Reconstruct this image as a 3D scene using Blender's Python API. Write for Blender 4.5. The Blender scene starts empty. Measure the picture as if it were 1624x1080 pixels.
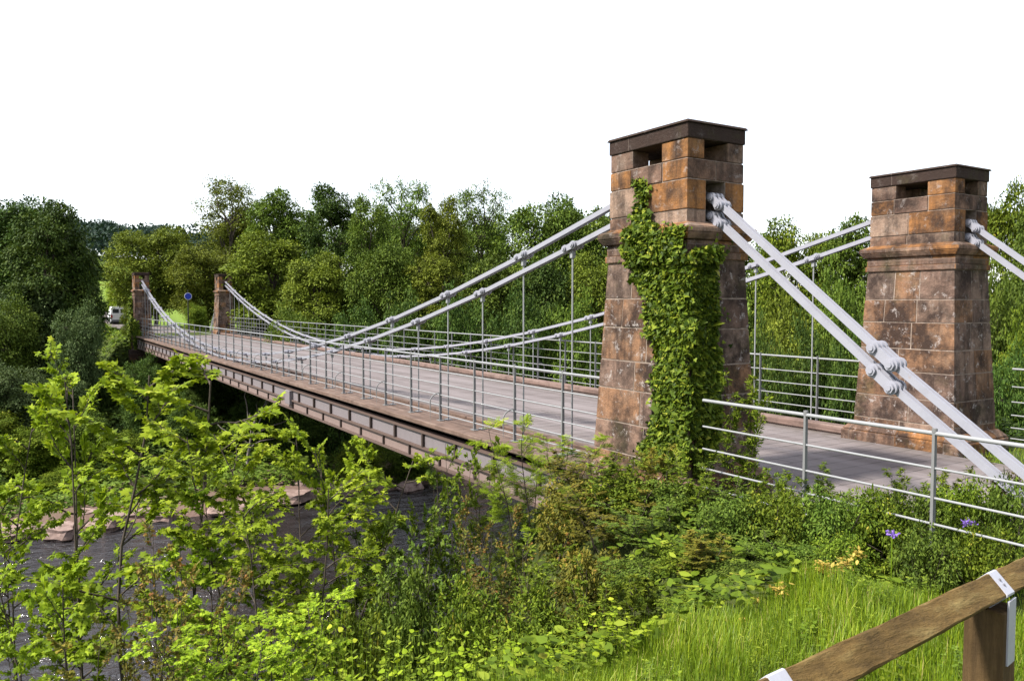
import bpy, math, random
import numpy as np
from mathutils import Vector, Matrix
C = bpy.context.scene.collection
R = math.radians
scene = bpy.context.scene

# ------------------------------------------------------------------ camera, sky, sun, exposure
YAW, PITCH, FPX = -0.55423, -0.04744, 1249.7
CAM = np.array([-7.376, 6.956, 2.288])
cam = bpy.data.cameras.new('camera'); camo = bpy.data.objects.new('camera', cam); C.objects.link(camo)
cam.sensor_width = 36; cam.lens = 36 * FPX / 1624; cam.clip_start = 0.05; cam.clip_end = 3000
camo.location = CAM.tolist(); camo.rotation_euler = (math.pi / 2 + PITCH, 0, YAW - math.pi / 2)
scene.camera = camo

SUN_EL, SUN_AZ = 49.0, 84.0      # azimuth measured from +X (along the bridge) towards +Y (upstream)
w = bpy.data.worlds.new('World'); scene.world = w; w.use_nodes = True
nt = w.node_tree; nt.nodes.clear()
out = nt.nodes.new('ShaderNodeOutputWorld'); add = nt.nodes.new('ShaderNodeAddShader')
b1 = nt.nodes.new('ShaderNodeBackground'); b2 = nt.nodes.new('ShaderNodeBackground')
sk = nt.nodes.new('ShaderNodeTexSky'); sk.sky_type = 'NISHITA'; sk.sun_disc = False
sk.sun_elevation = R(SUN_EL); sk.sun_rotation = R(90 - SUN_AZ)
nt.links.new(sk.outputs[0], b1.inputs[0]); b1.inputs[1].default_value = 0.05
b2.inputs[0].default_value = (1.0, 0.99, 1.0, 1); b2.inputs[1].default_value = 0.38   # bright cloud cover
tc = nt.nodes.new('ShaderNodeTexCoord'); sx = nt.nodes.new('ShaderNodeSeparateXYZ'); mr_ = nt.nodes.new('ShaderNodeMapRange')
nt.links.new(tc.outputs['Generated'], sx.inputs[0]); nt.links.new(sx.outputs['X'], mr_.inputs['Value'])
mr_.inputs['From Min'].default_value = -0.25; mr_.inputs['From Max'].default_value = 0.35; mr_.inputs['To Min'].default_value = 0.28; mr_.inputs['To Max'].default_value = 0.43
nt.links.new(mr_.outputs[0], b2.inputs[1])      # sky dimmed behind the viewer, added to darken the landward tower faces
nt.links.new(b1.outputs[0], add.inputs[0]); nt.links.new(b2.outputs[0], add.inputs[1])
nt.links.new(add.outputs[0], out.inputs[0])
sun = bpy.data.lights.new('sun', 'SUN'); sun.energy = 3.6; sun.angle = R(5.0); sun.color = (1.0, 0.95, 0.87)
suno = bpy.data.objects.new('sun', sun); C.objects.link(suno)
sd = Vector((math.cos(R(SUN_AZ)) * math.cos(R(SUN_EL)), math.sin(R(SUN_AZ)) * math.cos(R(SUN_EL)), math.sin(R(SUN_EL))))
suno.rotation_euler = sd.to_track_quat('Z', 'Y').to_euler()
scene.view_settings.view_transform = 'Standard'; scene.view_settings.look = 'None'
scene.view_settings.gamma = 1.0; scene.view_settings.exposure = 1.3
scene.cycles.max_bounces = 6; scene.cycles.diffuse_bounces = 3; scene.cycles.transmission_bounces = 4
scene.cycles.transparent_max_bounces = 4; scene.cycles.caustics_reflective = False; scene.cycles.caustics_refractive = False

FW = np.array([math.cos(PITCH) * math.cos(YAW), math.cos(PITCH) * math.sin(YAW), math.sin(PITCH)])
RT = np.array([math.sin(YAW), -math.cos(YAW), 0.0]); UP = np.cross(RT, FW)
def ray(px, py):
    return FW + RT * (px - 812) / FPX - UP * (py - 540) / FPX
def at(px, py, d):                 # the point at forward distance d behind photo pixel (px, py)
    return CAM + ray(px, py) * d
def sm(x, a, b):
    t = np.clip((np.asarray(x, float) - a) / (b - a), 0, 1); return t * t * (3 - 2 * t)

# ------------------------------------------------------------------ objects, properties, mesh helpers
def tag(o, label=None, cat=None, group=None, kind=None):
    if label: o['label'] = label
    if cat: o['category'] = cat
    if group: o['group'] = group
    if kind: o['kind'] = kind
    return o
def empty(name, loc, label, cat, group=None, rz=0.0):
    o = bpy.data.objects.new(name, None); C.objects.link(o); o.location = [float(v) for v in loc]
    o.rotation_euler = (0, 0, rz); o.empty_display_size = 0.2
    return tag(o, label, cat, group)
def link(name, me, parent=None, mat=None):
    o = bpy.data.objects.new(name, me); C.objects.link(o)
    if mat: me.materials.append(mat)
    if parent: o.parent = parent
    return o
def children(o): return [c for c in bpy.data.objects if c.parent == o]
def copy_tree(o, kids, parent=None):
    c = o.copy(); C.objects.link(c); c.parent = parent
    for ch in kids.get(o.name, []): copy_tree(ch, kids, c)
    return c
def kid_map():
    k = {}
    for o in bpy.data.objects:
        if o.parent: k.setdefault(o.parent.name, []).append(o)
    return k

def raw_mesh(name, verts, loops, sizes, tint=None, smooth=False, uv=None):
    me = bpy.data.meshes.new(name)
    verts = np.asarray(verts, np.float32); loops = np.asarray(loops, np.int32); sizes = np.asarray(sizes, np.int32)
    me.vertices.add(len(verts)); me.vertices.foreach_set('co', verts.ravel())
    me.loops.add(len(loops)); me.loops.foreach_set('vertex_index', loops)
    me.polygons.add(len(sizes))
    st = np.zeros(len(sizes), np.int32); st[1:] = np.cumsum(sizes)[:-1]
    me.polygons.foreach_set('loop_start', st); me.polygons.foreach_set('loop_total', sizes)
    me.polygons.foreach_set('use_smooth', np.full(len(sizes), smooth))
    if tint is not None:
        a = me.attributes.new('tint', 'FLOAT', 'FACE'); a.data.foreach_set('value', np.asarray(tint, np.float32))
    me.update(calc_edges=True); me.validate()
    return me

class MB:
    """Collects boxes, bars, tubes and prisms into one mesh, with box-projected UVs in metres."""
    def __init__(s): s.v = []; s.f = []; s.sm = []; s.mi = []; s.cur = 0; s.tn = []; s.tint = .5
    def poly(s, pts, faces, smooth=False):
        b = len(s.v); s.v += [tuple(map(float, p)) for p in pts]
        for f in faces: s.f.append([b + i for i in f]); s.sm.append(smooth); s.mi.append(s.cur); s.tn.append(s.tint)
    def box(s, x0, x1, y0, y1, z0, z1): s.frust((x0, x1, y0, y1, z0), (x0, x1, y0, y1, z1))
    def frust(s, lo, hi):
        a = [(lo[0], lo[2], lo[4]), (lo[1], lo[2], lo[4]), (lo[1], lo[3], lo[4]), (lo[0], lo[3], lo[4])]
        b = [(hi[0], hi[2], hi[4]), (hi[1], hi[2], hi[4]), (hi[1], hi[3], hi[4]), (hi[0], hi[3], hi[4])]
        s.poly(a + b, [(3, 2, 1, 0), (4, 5, 6, 7), (0, 1, 5, 4), (1, 2, 6, 5), (2, 3, 7, 6), (3, 0, 4, 7)])
    def bar(s, p0, p1, wd, ht, up=(0, 0, 1), w1=None, h1=None):
        p0, p1 = np.array(p0, float), np.array(p1, float); d = p1 - p0; d /= np.linalg.norm(d)
        sd_ = np.cross(d, up); sd_ /= np.linalg.norm(sd_); u = np.cross(sd_, d)
        w1 = wd if w1 is None else w1; h1 = ht if h1 is None else h1
        a = [p0 + sd_ * i * wd / 2 + u * j * ht / 2 for i, j in ((-1, -1), (1, -1), (1, 1), (-1, 1))]
        b = [p1 + sd_ * i * w1 / 2 + u * j * h1 / 2 for i, j in ((-1, -1), (1, -1), (1, 1), (-1, 1))]
        s.poly(a + b, [(3, 2, 1, 0), (4, 5, 6, 7), (0, 1, 5, 4), (1, 2, 6, 5), (2, 3, 7, 6), (3, 0, 4, 7)])
    def tube(s, pts, rad, n=8, caps=True):
        pts = np.array(pts, float); k = len(pts); rad = np.broadcast_to(np.asarray(rad, float), (k,))
        t = np.gradient(pts, axis=0); t /= np.linalg.norm(t, axis=1)[:, None] + 1e-12
        ref = np.array([0, 0, 1.0]) if abs(t[:, 2]).mean() < .8 else np.array([1.0, 0, 0])
        v = []
        for i in range(k):
            a = np.cross(t[i], ref); a /= np.linalg.norm(a) + 1e-12; b = np.cross(t[i], a)
            for j in range(n):
                th = 2 * math.pi * j / n; v.append(pts[i] + rad[i] * (a * math.cos(th) + b * math.sin(th)))
        f = [(i * n + j, i * n + (j + 1) % n, (i + 1) * n + (j + 1) % n, (i + 1) * n + j) for i in range(k - 1) for j in range(n)]
        s.poly(v, f, True)
        if caps: s.poly(v[:n], [tuple(range(n))]); s.poly(v[-n:], [tuple(range(n - 1, -1, -1))])
    def build(s, name, mat, parent=None, bevel=0.0):
        me = bpy.data.meshes.new(name); me.from_pydata(s.v, [], s.f)
        me.polygons.foreach_set('use_smooth', s.sm)
        uv = me.uv_layers.new(name='UV'); co = np.array(s.v); d = []
        for p in me.polygons:
            n = p.normal; ax = max(range(3), key=lambda i: abs(n[i]))
            for li in p.loop_indices:
                q = co[me.loops[li].vertex_index]
                d += [q[1], q[2]] if ax == 0 else ([q[0] + .37, q[2]] if ax == 1 else [q[0], q[1]])
        uv.data.foreach_set('uv', d); me.update()
        a = me.attributes.new('tint', 'FLOAT', 'FACE'); a.data.foreach_set('value', s.tn)
        mats = mat if isinstance(mat, (list, tuple)) else [mat]
        o = link(name, me, parent, mats[0])
        for x in mats[1:]: me.materials.append(x)
        if len(mats) > 1: me.polygons.foreach_set('material_index', s.mi)
        if bevel:
            m = o.modifiers.new('bevel', 'BEVEL'); m.width = bevel; m.segments = 2; m.limit_method = 'ANGLE'
        return o

# ------------------------------------------------------------------ materials
class NT:
    def __init__(s, name):
        s.m = bpy.data.materials.new(name); s.m.use_nodes = True; s.t = s.m.node_tree; s.t.nodes.clear()
        s.o = s.n('OutputMaterial')
    def n(s, kind, **k):
        x = s.t.nodes.new('ShaderNode' + kind)
        for a, b in k.items(): setattr(x, a, b)
        return x
    def l(s, a, b): s.t.links.new(a, b)
    def val(s, x, sock): 
        if hasattr(x, 'links'): s.l(x, sock)
        else: sock.default_value = x
    def noise(s, vec, scale, det=6, rough=.6, dist=0):
        x = s.n('TexNoise'); x.inputs['Scale'].default_value = scale; x.inputs['Detail'].default_value = det
        x.inputs['Roughness'].default_value = rough; x.inputs['Distortion'].default_value = dist
        if vec is not None: s.l(vec, x.inputs['Vector'])
        return x.outputs['Fac']
    def ramp(s, fac, stops):
        x = s.n('ValToRGB'); e = x.color_ramp.elements
        while len(e) < len(stops): e.new(.5)
        for i, (p, c) in enumerate(stops): e[i].position = p; e[i].color = (*c, 1) if len(c) == 3 else c
        s.l(fac, x.inputs[0]); return x.outputs[0]
    def mix(s, fac, a, b, mode='MIX'):
        x = s.n('Mix', data_type='RGBA', blend_type=mode)
        s.val(fac, x.inputs[0])
        for v, i in ((a, 6), (b, 7)):
            if hasattr(v, 'links'): s.l(v, x.inputs[i])
            else: x.inputs[i].default_value = (*v, 1)
        return x.outputs[2]
    def math(s, op, a, b=0.0):
        x = s.n('Math', operation=op); s.val(a, x.inputs[0]); s.val(b, x.inputs[1]); return x.outputs[0]
    def mapping(s, vec, scale):
        x = s.n('Mapping'); x.inputs['Scale'].default_value = scale; s.l(vec, x.inputs['Vector']); return x.outputs[0]
    def pri(s, color, rough=.8, metal=0.0, spec=.3, bump=None, bstr=.3, bdist=.02):
        p = s.n('BsdfPrincipled'); p.inputs['Specular IOR Level'].default_value = spec; p.inputs['Metallic'].default_value = metal
        if hasattr(color, 'links'): s.l(color, p.inputs['Base Color'])
        else: p.inputs['Base Color'].default_value = (*color, 1)
        s.val(rough, p.inputs['Roughness'])
        if bump is not None:
            b = s.n('Bump'); b.inputs['Strength'].default_value = bstr; b.inputs['Distance'].default_value = bdist
            s.l(bump, b.inputs['Height']); s.l(b.outputs[0], p.inputs['Normal'])
        s.l(p.outputs[0], s.o.inputs[0]); return s.m
def obj_pos(n): return n.n('TexCoord').outputs['Object']
def world_pos(n): return n.n('NewGeometry').outputs['Position']

def stone_mat(name, soot=0.0, rowh=.33, bw=.72, lichen=.5, laid=False, dull=0.0):
    """Sandstone: each block keeps its own tone, from the block's value when it is laid as geometry, else from a brick pattern."""
    n = NT(name); P = world_pos(n)
    if laid: tone = n.n('Attribute', attribute_name='tint').outputs['Fac']; mort = None
    else:
        br = n.n('TexBrick'); n.l(n.n('UVMap', uv_map='UV').outputs[0], br.inputs['Vector'])
        br.inputs['Scale'].default_value = 1; br.inputs['Row Height'].default_value = rowh; br.inputs['Brick Width'].default_value = bw
        br.inputs['Mortar Size'].default_value = .006; br.inputs['Mortar Smooth'].default_value = .3; br.inputs['Bias'].default_value = 0
        br.inputs['Color1'].default_value = (0, 0, 0, 1); br.inputs['Color2'].default_value = (1, 1, 1, 1); br.inputs['Mortar'].default_value = (.5, .5, .5, 1)
        br.offset_frequency = 2; tone = br.outputs['Color']; mort = br.outputs['Fac']
    blk = n.ramp(tone, [(0.0, (.31, .185, .125)), (.14, (.38, .17, .055)), (.28, (.24, .15, .11)), (.42, (.38, .245, .17)), (.56, (.15, .092, .066)), (.64, (.42, .19, .06)), (.80, (.29, .205, .155)), (.89, (.41, .285, .21))])
    blk.node.color_ramp.interpolation = 'CONSTANT'
    if dull: blk = n.mix(dull, blk, (.25, .175, .14))
    n1 = n.noise(P, 2.3, 8, .65); n2 = n.noise(P, 9, 10, .7); n3 = n.noise(P, 34, 8, .75)
    strat = n.noise(n.mapping(P, (2, 2, 26)), 1.2, 5, .6, .4)
    col = n.mix(n.math('MULTIPLY', strat, .6), blk, n.mix(.6, blk, (.10, .05, .03)))
    col = n.mix(n.ramp(n.noise(P, 3.4, 8, .7, .5), [(.48, (0, 0, 0)), (.72, (.5, .5, .5))]), col, (.26, .22, .18))      # buff weathering
    col = n.mix(n.ramp(n2, [(.40, (0, 0, 0)), (.62, (.6, .6, .6))]), col, n.mix(.6, col, (.06, .038, .03)))
    col = n.mix(n.ramp(n3, [(.42, (0, 0, 0)), (.66, (.6, .6, .6))]), col, n.mix(.55, col, (.05, .035, .03)))
    col = n.mix(n.ramp(n1, [(.47 - .33 * soot, (0, 0, 0)), (.66 - .33 * soot, (.92, .92, .92))]), col, (.030, .020, .017))
    run = n.noise(n.mapping(P, (7, 7, .7)), 1.0, 6, .65)                                                              # water runs down the face
    col = n.mix(n.ramp(run, [(.50, (0, 0, 0)), (.70, (.8, .8, .8))]), col, (.036, .025, .021))
    lc = n.math('MULTIPLY', n.ramp(n.noise(P, 6.5, 14, .8, .3), [(.56, (0, 0, 0)), (.62, (1, 1, 1))]), lichen)
    col = n.mix(lc, col, (.38, .34, .32))
    moss = n.math('MULTIPLY', n.ramp(n.noise(P, 1.1, 6, .7), [(.55, (0, 0, 0)), (.75, (1, 1, 1))]), .4)
    col = n.mix(moss, col, (.085, .09, .025))
    h = n.math('ADD', n.math('MULTIPLY', n2, .5), n.math('MULTIPLY', n3, .3))
    if mort is not None:
        col = n.mix(n.math('MULTIPLY', mort, .55), col, n.mix(n2, (.06, .042, .035), (.42, .33, .28)))
        h = n.math('SUBTRACT', h, n.math('MULTIPLY', mort, .6))
    return n.pri(col, .92, spec=.15, bump=h, bstr=1.0, bdist=.045)
def simple_mat(name, c0, c1, scale, rough=.85, bstr=.4):
    n = NT(name); P = world_pos(n); a = n.noise(P, scale, 8, .7)
    return n.pri(n.mix(n.ramp(a, [(.3, (0, 0, 0)), (.7, (1, 1, 1))]), c0, c1), rough, spec=.2, bump=a, bstr=bstr, bdist=.03)
M = {}
M['stone'] = stone_mat('sandstone blocks', lichen=.45)
M['stone_shaft'] = stone_mat('weathered sandstone', .25, .42, .8, .7)
M['laid'] = stone_mat('laid sandstone blocks', .08, lichen=.4, laid=True)
M['laid_shaft'] = stone_mat('laid weathered sandstone blocks', .16, lichen=.8, laid=True, dull=.48)
M['mortar'] = simple_mat('lime mortar', (.10, .075, .06), (.34, .27, .22), 8, .95, .5)
M['soot'] = stone_mat('blackened sandstone', 1.05, .5, 1.4, .15)
M['abut'] = stone_mat('mossy abutment stone', .6, .4, .9, .2)

def paint_mat(name, col, rust=.2, rough=.45):
    n = NT(name); P = world_pos(n)
    a = n.noise(P, 7, 8, .7); b = n.noise(P, 45, 4, .6)
    c = n.mix(n.ramp(a, [(.45, (0, 0, 0)), (.75, (.5, .5, .5))]), col, tuple(v * .72 for v in col))
    c = n.mix(n.math('MULTIPLY', n.ramp(n.noise(P, 11, 10, .75), [(.62, (0, 0, 0)), (.72, (1, 1, 1))]), rust), c, (.28, .17, .11))
    return n.pri(c, rough, spec=.4, bump=b, bstr=.12, bdist=.004)
M['white'] = paint_mat('white bridge paint', (.275, .275, .315), .8)
M['dark_metal'] = paint_mat('dark bolt steel', (.16, .155, .17), .3)  # one darker grey, for saddle links and nails
M['rail'] = paint_mat('galvanised grey', (.25, .255, .26), .10, .4)
M['post'] = paint_mat('weathered grey steel', (.17, .17, .17), .25, .5)
M['web'] = paint_mat('mauve grey girder paint', (.175, .152, .158), .6, .6)
M['flange'] = paint_mat('rusty brown girder flange', (.10, .066, .054), .6, .7)
M['rib'] = paint_mat('dark rusted rib paint', (.05, .034, .029), .6, .7)
M['lower_web'] = paint_mat('rust streaked lower girder paint', (.20, .145, .13), .8, .65)
M['zinc'] = paint_mat('zinc strap', (.42, .42, .47), .05, .42)

def road_mat():
    n = NT('worn pale road'); P = world_pos(n)
    a = n.noise(P, 1.2, 8, .65); st = n.noise(n.mapping(P, (5.5, .35, 1)), 1.0, 6, .65); f = n.noise(P, 60, 4, .7)
    c = n.mix(st, (.115, .092, .088), (.215, .178, .175))
    c = n.mix(n.ramp(a, [(.4, (0, 0, 0)), (.7, (.7, .7, .7))]), c, (.16, .14, .135))
    br = n.n('TexBrick'); sp = n.n('SeparateXYZ'); cb = n.n('CombineXYZ'); n.l(P, sp.inputs[0]); n.l(sp.outputs['Y'], cb.inputs['X']); n.l(sp.outputs['X'], cb.inputs['Y'])
    n.l(cb.outputs[0], br.inputs['Vector']); br.inputs['Scale'].default_value = 1; br.inputs['Row Height'].default_value = .31; br.inputs['Brick Width'].default_value = 4.7
    br.inputs['Mortar Size'].default_value = .018; br.inputs['Color1'].default_value = (0, 0, 0, 1); br.inputs['Color2'].default_value = (1, 1, 1, 1)
    c = n.mix(n.math('MULTIPLY', br.outputs['Color'], .65), c, (.10, .078, .074))
    c = n.mix(n.math('MULTIPLY', br.outputs['Fac'], .85), c, (.04, .032, .03))
    wear = n.noise(n.mapping(P, (.12, 2.2, 1)), 1.0, 5, .6)
    c = n.mix(n.ramp(wear, [(.42, (0, 0, 0)), (.62, (.5, .5, .5))]), c, (.26, .225, .225))
    grit = n.noise(P, 3.2, 10, .75); c = n.mix(n.ramp(grit, [(.58, (0, 0, 0)), (.7, (.6, .6, .6))]), c, (.10, .085, .075))
    ed = n.math('ABSOLUTE', n.math('ADD', sp.outputs['Y'], 2.76)); em = n.n('MapRange'); n.l(ed, em.inputs['Value']); em.inputs['From Min'].default_value = 1.5; em.inputs['From Max'].default_value = 2.3
    dirt = n.math('MULTIPLY', em.outputs[0], n.ramp(n.noise(P, 5, 8, .75), [(.36, (0, 0, 0)), (.6, (1, 1, 1))]))
    c = n.mix(n.math('MULTIPLY', dirt, .8), c, (.065, .05, .03))
    c = n.mix(n.math('MULTIPLY', f, .35), c, (.12, .115, .115))
    return n.pri(c, .85, spec=.25, bump=n.math('ADD', f, st), bstr=.25, bdist=.01)
M['road'] = road_mat()
def wood_mat(name, c0, c1, c2, stretch, bstr=.5, dist=.6):
    n = NT(name); P = n.n('TexCoord').outputs['Object']
    g = n.noise(n.mapping(P, stretch), 1.0, 8, .65, dist); a = n.noise(P, 3.5, 6, .7); s_ = n.noise(P, 16, 6, .7)
    c = n.ramp(g, [(.25, c0), (.5, c1), (.75, c2)])
    c = n.mix(n.ramp(a, [(.45, (0, 0, 0)), (.68, (.75, .75, .75))]), c, tuple(v * .42 for v in c1))
    c = n.mix(n.ramp(s_, [(.62, (0, 0, 0)), (.72, (.5, .5, .5))]), c, tuple(v * .3 for v in c1))
    return n.pri(c, .85, spec=.2, bump=n.math('ADD', g, n.math('MULTIPLY', s_, .4)), bstr=bstr, bdist=.012)
M['edge'] = wood_mat('brown timber edging', (.075, .048, .036), (.15, .10, .078), (.22, .17, .14), (.8, 12, 12))
M['kerb'] = wood_mat('pinkish timber kerb', (.11, .07, .058), (.185, .125, .105), (.24, .18, .155), (.8, 14, 14))
M['fence'] = wood_mat('mossy brown fence timber', (.06, .036, .012), (.155, .095, .03), (.25, .185, .07), (34, 2.2, 34), 1.0, .12)
M['fence_post'] = wood_mat('brown fence post timber', (.035, .022, .010), (.095, .058, .024), (.17, .115, .055), (30, 30, 2.0), 1.0, .15)
M['bark'] = wood_mat('grey brown bark', (.035, .028, .02), (.07, .055, .042), (.12, .10, .08), (9, 9, 2.5), .8)
M['pale_bark'] = wood_mat('pale dead wood', (.12, .10, .085), (.22, .19, .17), (.30, .27, .25), (9, 9, 2.5), .5)

def leaf_mat(name, stops, trans=.22, gloss=.10, rough=.6, hue=.015, warm=None):
    """Leaf colour runs from young to old leaves by a random value kept on each leaf; each plant shifts it a little."""
    n = NT(name); a = n.n('Attribute', attribute_name='tint').outputs['Fac']; oi = n.n('ObjectInfo')
    c = n.ramp(a, stops)
    hs = n.n('HueSaturation'); n.l(c, hs.inputs['Color'])
    n.l(n.math('ADD', n.math('MULTIPLY', oi.outputs['Random'], hue), .5 - hue / 2), hs.inputs['Hue'])
    n.l(n.math('ADD', n.math('MULTIPLY', oi.outputs['Random'], .35), .82), hs.inputs['Value'])
    c = hs.outputs[0]
    p = n.n('BsdfPrincipled'); n.l(c, p.inputs['Base Color']); p.inputs['Roughness'].default_value = rough
    p.inputs['Specular IOR Level'].default_value = gloss
    t = n.n('BsdfTranslucent'); n.l(n.mix(.5, c, n.mix(1.0, c, (1.25, 1.2, .4), 'MULTIPLY')), t.inputs[0])
    m = n.n('MixShader'); m.inputs[0].default_value = trans
    n.l(p.outputs[0], m.inputs[1]); n.l(t.outputs[0], m.inputs[2]); n.l(m.outputs[0], n.o.inputs[0])
    return n.m
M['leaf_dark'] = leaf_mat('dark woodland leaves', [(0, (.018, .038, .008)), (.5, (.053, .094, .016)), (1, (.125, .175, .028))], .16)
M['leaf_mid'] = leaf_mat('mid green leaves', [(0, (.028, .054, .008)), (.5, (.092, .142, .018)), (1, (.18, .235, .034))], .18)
M['leaf_olive'] = leaf_mat('olive yellow leaves', [(0, (.045, .060, .008)), (.5, (.13, .165, .018)), (1, (.24, .27, .034))], .2)
M['leaf_grey'] = leaf_mat('grey green willow leaves', [(0, (.03, .052, .018)), (.5, (.075, .115, .035)), (1, (.145, .19, .07))], .16)
M['leaf_lime'] = leaf_mat('lime young maple leaves', [(0, (.055, .100, .006)), (.5, (.20, .29, .014)), (.85, (.35, .44, .03)), (1, (.44, .42, .04))], .3)
M['leaf_bush'] = leaf_mat('fresh bush leaves', [(0, (.030, .056, .006)), (.5, (.105, .155, .012)), (.9, (.23, .275, .025)), (1, (.30, .26, .035))], .22)
M['leaf_gold'] = leaf_mat('yellowing leaves', [(0, (.05, .06, .012)), (.5, (.14, .14, .02)), (.85, (.27, .21, .03)), (1, (.36, .20, .06))], 0.23)
M['leaf_rust'] = leaf_mat('russet tinged leaves', [(0, (.04, .05, .012)), (.45, (.11, .12, .022)), (.75, (.20, .13, .03)), (1, (.27, .10, .04))], 0.20)
M['leaf_ivy'] = leaf_mat('ivy leaves', [(0, (.014, .032, .006)), (.5, (.085, .14, .012)), (.85, (.22, .28, .025)), (1, (.36, .36, .05))], .12, .10, .5)
M['leaf_hill'] = leaf_mat('far hillside leaves', [(0, (0.009, 0.022, 0.016)), (.5, (0.020, 0.041, 0.027)), (1, (0.041, 0.068, 0.036))], 0.07, .2, .7)  # distance haze put into the colour as a blue green tint
M['grass'] = leaf_mat('long grass blades', [(0, (.045, .085, .008)), (.5, (.15, .225, .010)), (.8, (.28, .34, .02)), (1, (.42, .36, .13))], 0.26, .3, .5)
M['flower'] = leaf_mat('purple blooms', [(0, (.16, .08, .42)), (1, (.32, .2, .65))], .2, .2, .6, 0.0)
M['yellow_flower'] = leaf_mat('straw yellow flower heads', [(0, (.32, .24, .04)), (1, (.55, .40, .09))], .3, .2, .6, 0.0)

def ground_mat():
    n = NT('bank soil and grass'); P = world_pos(n)
    a = n.noise(P, .8, 8, .65); b = n.noise(P, 7, 8, .7)
    c = n.mix(n.ramp(a, [(.35, (0, 0, 0)), (.6, (1, 1, 1))]), (.035, .05, .012), (.065, .10, .016))
    c = n.mix(n.ramp(b, [(.4, (0, 0, 0)), (.7, (.7, .7, .7))]), c, (.05, .036, .022))
    sep = n.n('SeparateXYZ'); n.l(P, sep.inputs[0])
    low = n.math('SUBTRACT', 1.0, n.n('MapRange').outputs[0]); mr = low.node.inputs[1].links[0].from_node
    n.l(sep.outputs['Z'], mr.inputs['Value']); mr.inputs['From Min'].default_value = -6.5; mr.inputs['From Max'].default_value = -6.0
    c = n.mix(low, c, n.mix(b, (.10, .065, .05), (.22, .15, .125)))
    far = n.n('MapRange'); n.l(sep.outputs['X'], far.inputs['Value']); far.inputs['From Min'].default_value = 75; far.inputs['From Max'].default_value = 85
    c = n.mix(far.outputs[0], c, n.mix(b, (.11, .17, .025), (.17, .24, .04)))
    return n.pri(c, .95, spec=.1, bump=b, bstr=.6, bdist=.06)
M['ground'] = ground_mat()
def water_mat():
    n = NT('dark rippled river'); P = world_pos(n)
    a = n.noise(n.mapping(P, (1.1, .5, 1)), 1.3, 5, .62, 1.2); b = n.noise(n.mapping(P, (5, 2.2, 1)), 1.2, 4, .6)
    h = n.math('ADD', n.math('MULTIPLY', a, .8), n.math('MULTIPLY', b, .14))
    c = n.mix(a, (.012, .010, .009), (.034, .029, .031))
    return n.pri(c, .13, spec=1.0, bump=h, bstr=.9, bdist=.42)
M['water'] = water_mat()
M['rock'] = simple_mat('pinkish river rock', (.13, .085, .07), (.34, .25, .22), 2.4)
M['render'] = simple_mat('white render', (.60, .60, .62), (.74, .74, .76), 3)
M['slate'] = simple_mat('grey slate', (.09, .09, .10), (.17, .17, .19), 5)
M['glass'] = simple_mat('dark window glass', (.02, .025, .03), (.03, .035, .04), 1, .15, 0)
M['blue'] = simple_mat('blue sign face', (.025, .05, .42), (.035, .07, .5), 3, .4, 0)
M['sign_white'] = simple_mat('white sign legend', (.75, .75, .75), (.8, .8, .8), 3, .4, 0)
M['tail'] = simple_mat('red tail light', (.3, .02, .02), (.4, .03, .03), 4, .3, 0)
M['black'] = simple_mat('black pole paint', (.02, .02, .02), (.04, .04, .04), 9, .5, 0)

# ------------------------------------------------------------------ terrain
W = 5.52
RZ = -7.0
def ground(x, y):
    x = np.asarray(x, float); y = np.asarray(y, float)
    br = sm(y, 3.3, .9) * sm(y, -9.5, -6.6)                      # 1 where the approach embankment runs
    xe = -3.6 + 4.7 * br
    plat = .10 + .2 * np.clip(xe - x, 0, 2.7)
    plat = plat * (1 - br) + (-.06) * br
    t = np.clip((x - xe) / (10.0 - xe), 0, 1)
    near = plat - 7.75 * t ** .85
    near = near + 0.03 * np.sin(x * 2.1 + y * 1.3) * (1 - br)
    brf = sm(y, 3.0, .9) * sm(y, -9, -6.6)
    s1 = sm(x, 27.5, 30.0) * 1.15                                # rocky shelf at the far waterline
    s2 = sm(x, 33.0, 47.0) * 3.2 + sm(x, 47, 62) * 2.6
    far = -7.65 + s1 + s2 + .12 * np.sin(y * .9 + x * .5)
    road = sm(x, 50.5, 53.5) * brf
    far = far * (1 - road) + (-.06) * road
    z = np.where(x < 18.5, near, far)
    z = z + sm(x, 80, 150) * 7 + sm(x, 150, 330) * 11 * sm(y, -150, 20) + sm(x, 230, 420) * 8
    z = z + sm(-y, 35, 120) * 14 * sm(x, 60, -10)                # rising ground on the downstream side
    return z
def gz(x, y): return float(ground(x, y))
def grid(xs, ys, fz):
    X, Y = np.meshgrid(xs, ys, indexing='ij'); Z = fz(X, Y)
    v = np.stack([X, Y, Z], -1).reshape(-1, 3); nx, ny = len(xs), len(ys)
    i = np.arange(nx * ny).reshape(nx, ny)
    q = np.stack([i[:-1, :-1], i[1:, :-1], i[1:, 1:], i[:-1, 1:]], -1).reshape(-1, 4)
    return v, q
xs = np.concatenate([np.arange(-60, -10, 5.), np.arange(-10, 64, .5), np.arange(64, 130, 4.), np.arange(130, 700, 15.)])
ys = np.concatenate([np.arange(-420, -40, 20.), np.arange(-40, -12, 2.), np.arange(-12, 14, .5), np.arange(14, 60, 2.), np.arange(60, 401, 20.)])
v, q = grid(xs, ys, ground)
tag(link('ground', raw_mesh('ground', v, q.ravel(), np.full(len(q), 4), smooth=True), None, M['ground']), kind='structure')
v, q = grid(np.arange(5, 34, 1.), np.arange(-120, 121, 2.), lambda X, Y: np.full(X.shape, RZ))
tag(link('river', raw_mesh('river', v, q.ravel(), np.full(len(q), 4), smooth=True), None, M['water']), kind='structure')
mb = MB()
mb.box(-45, .95, -W + .75, -.55, -.4, .012)
tag(mb.build('road', M['road']), kind='structure')
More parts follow.
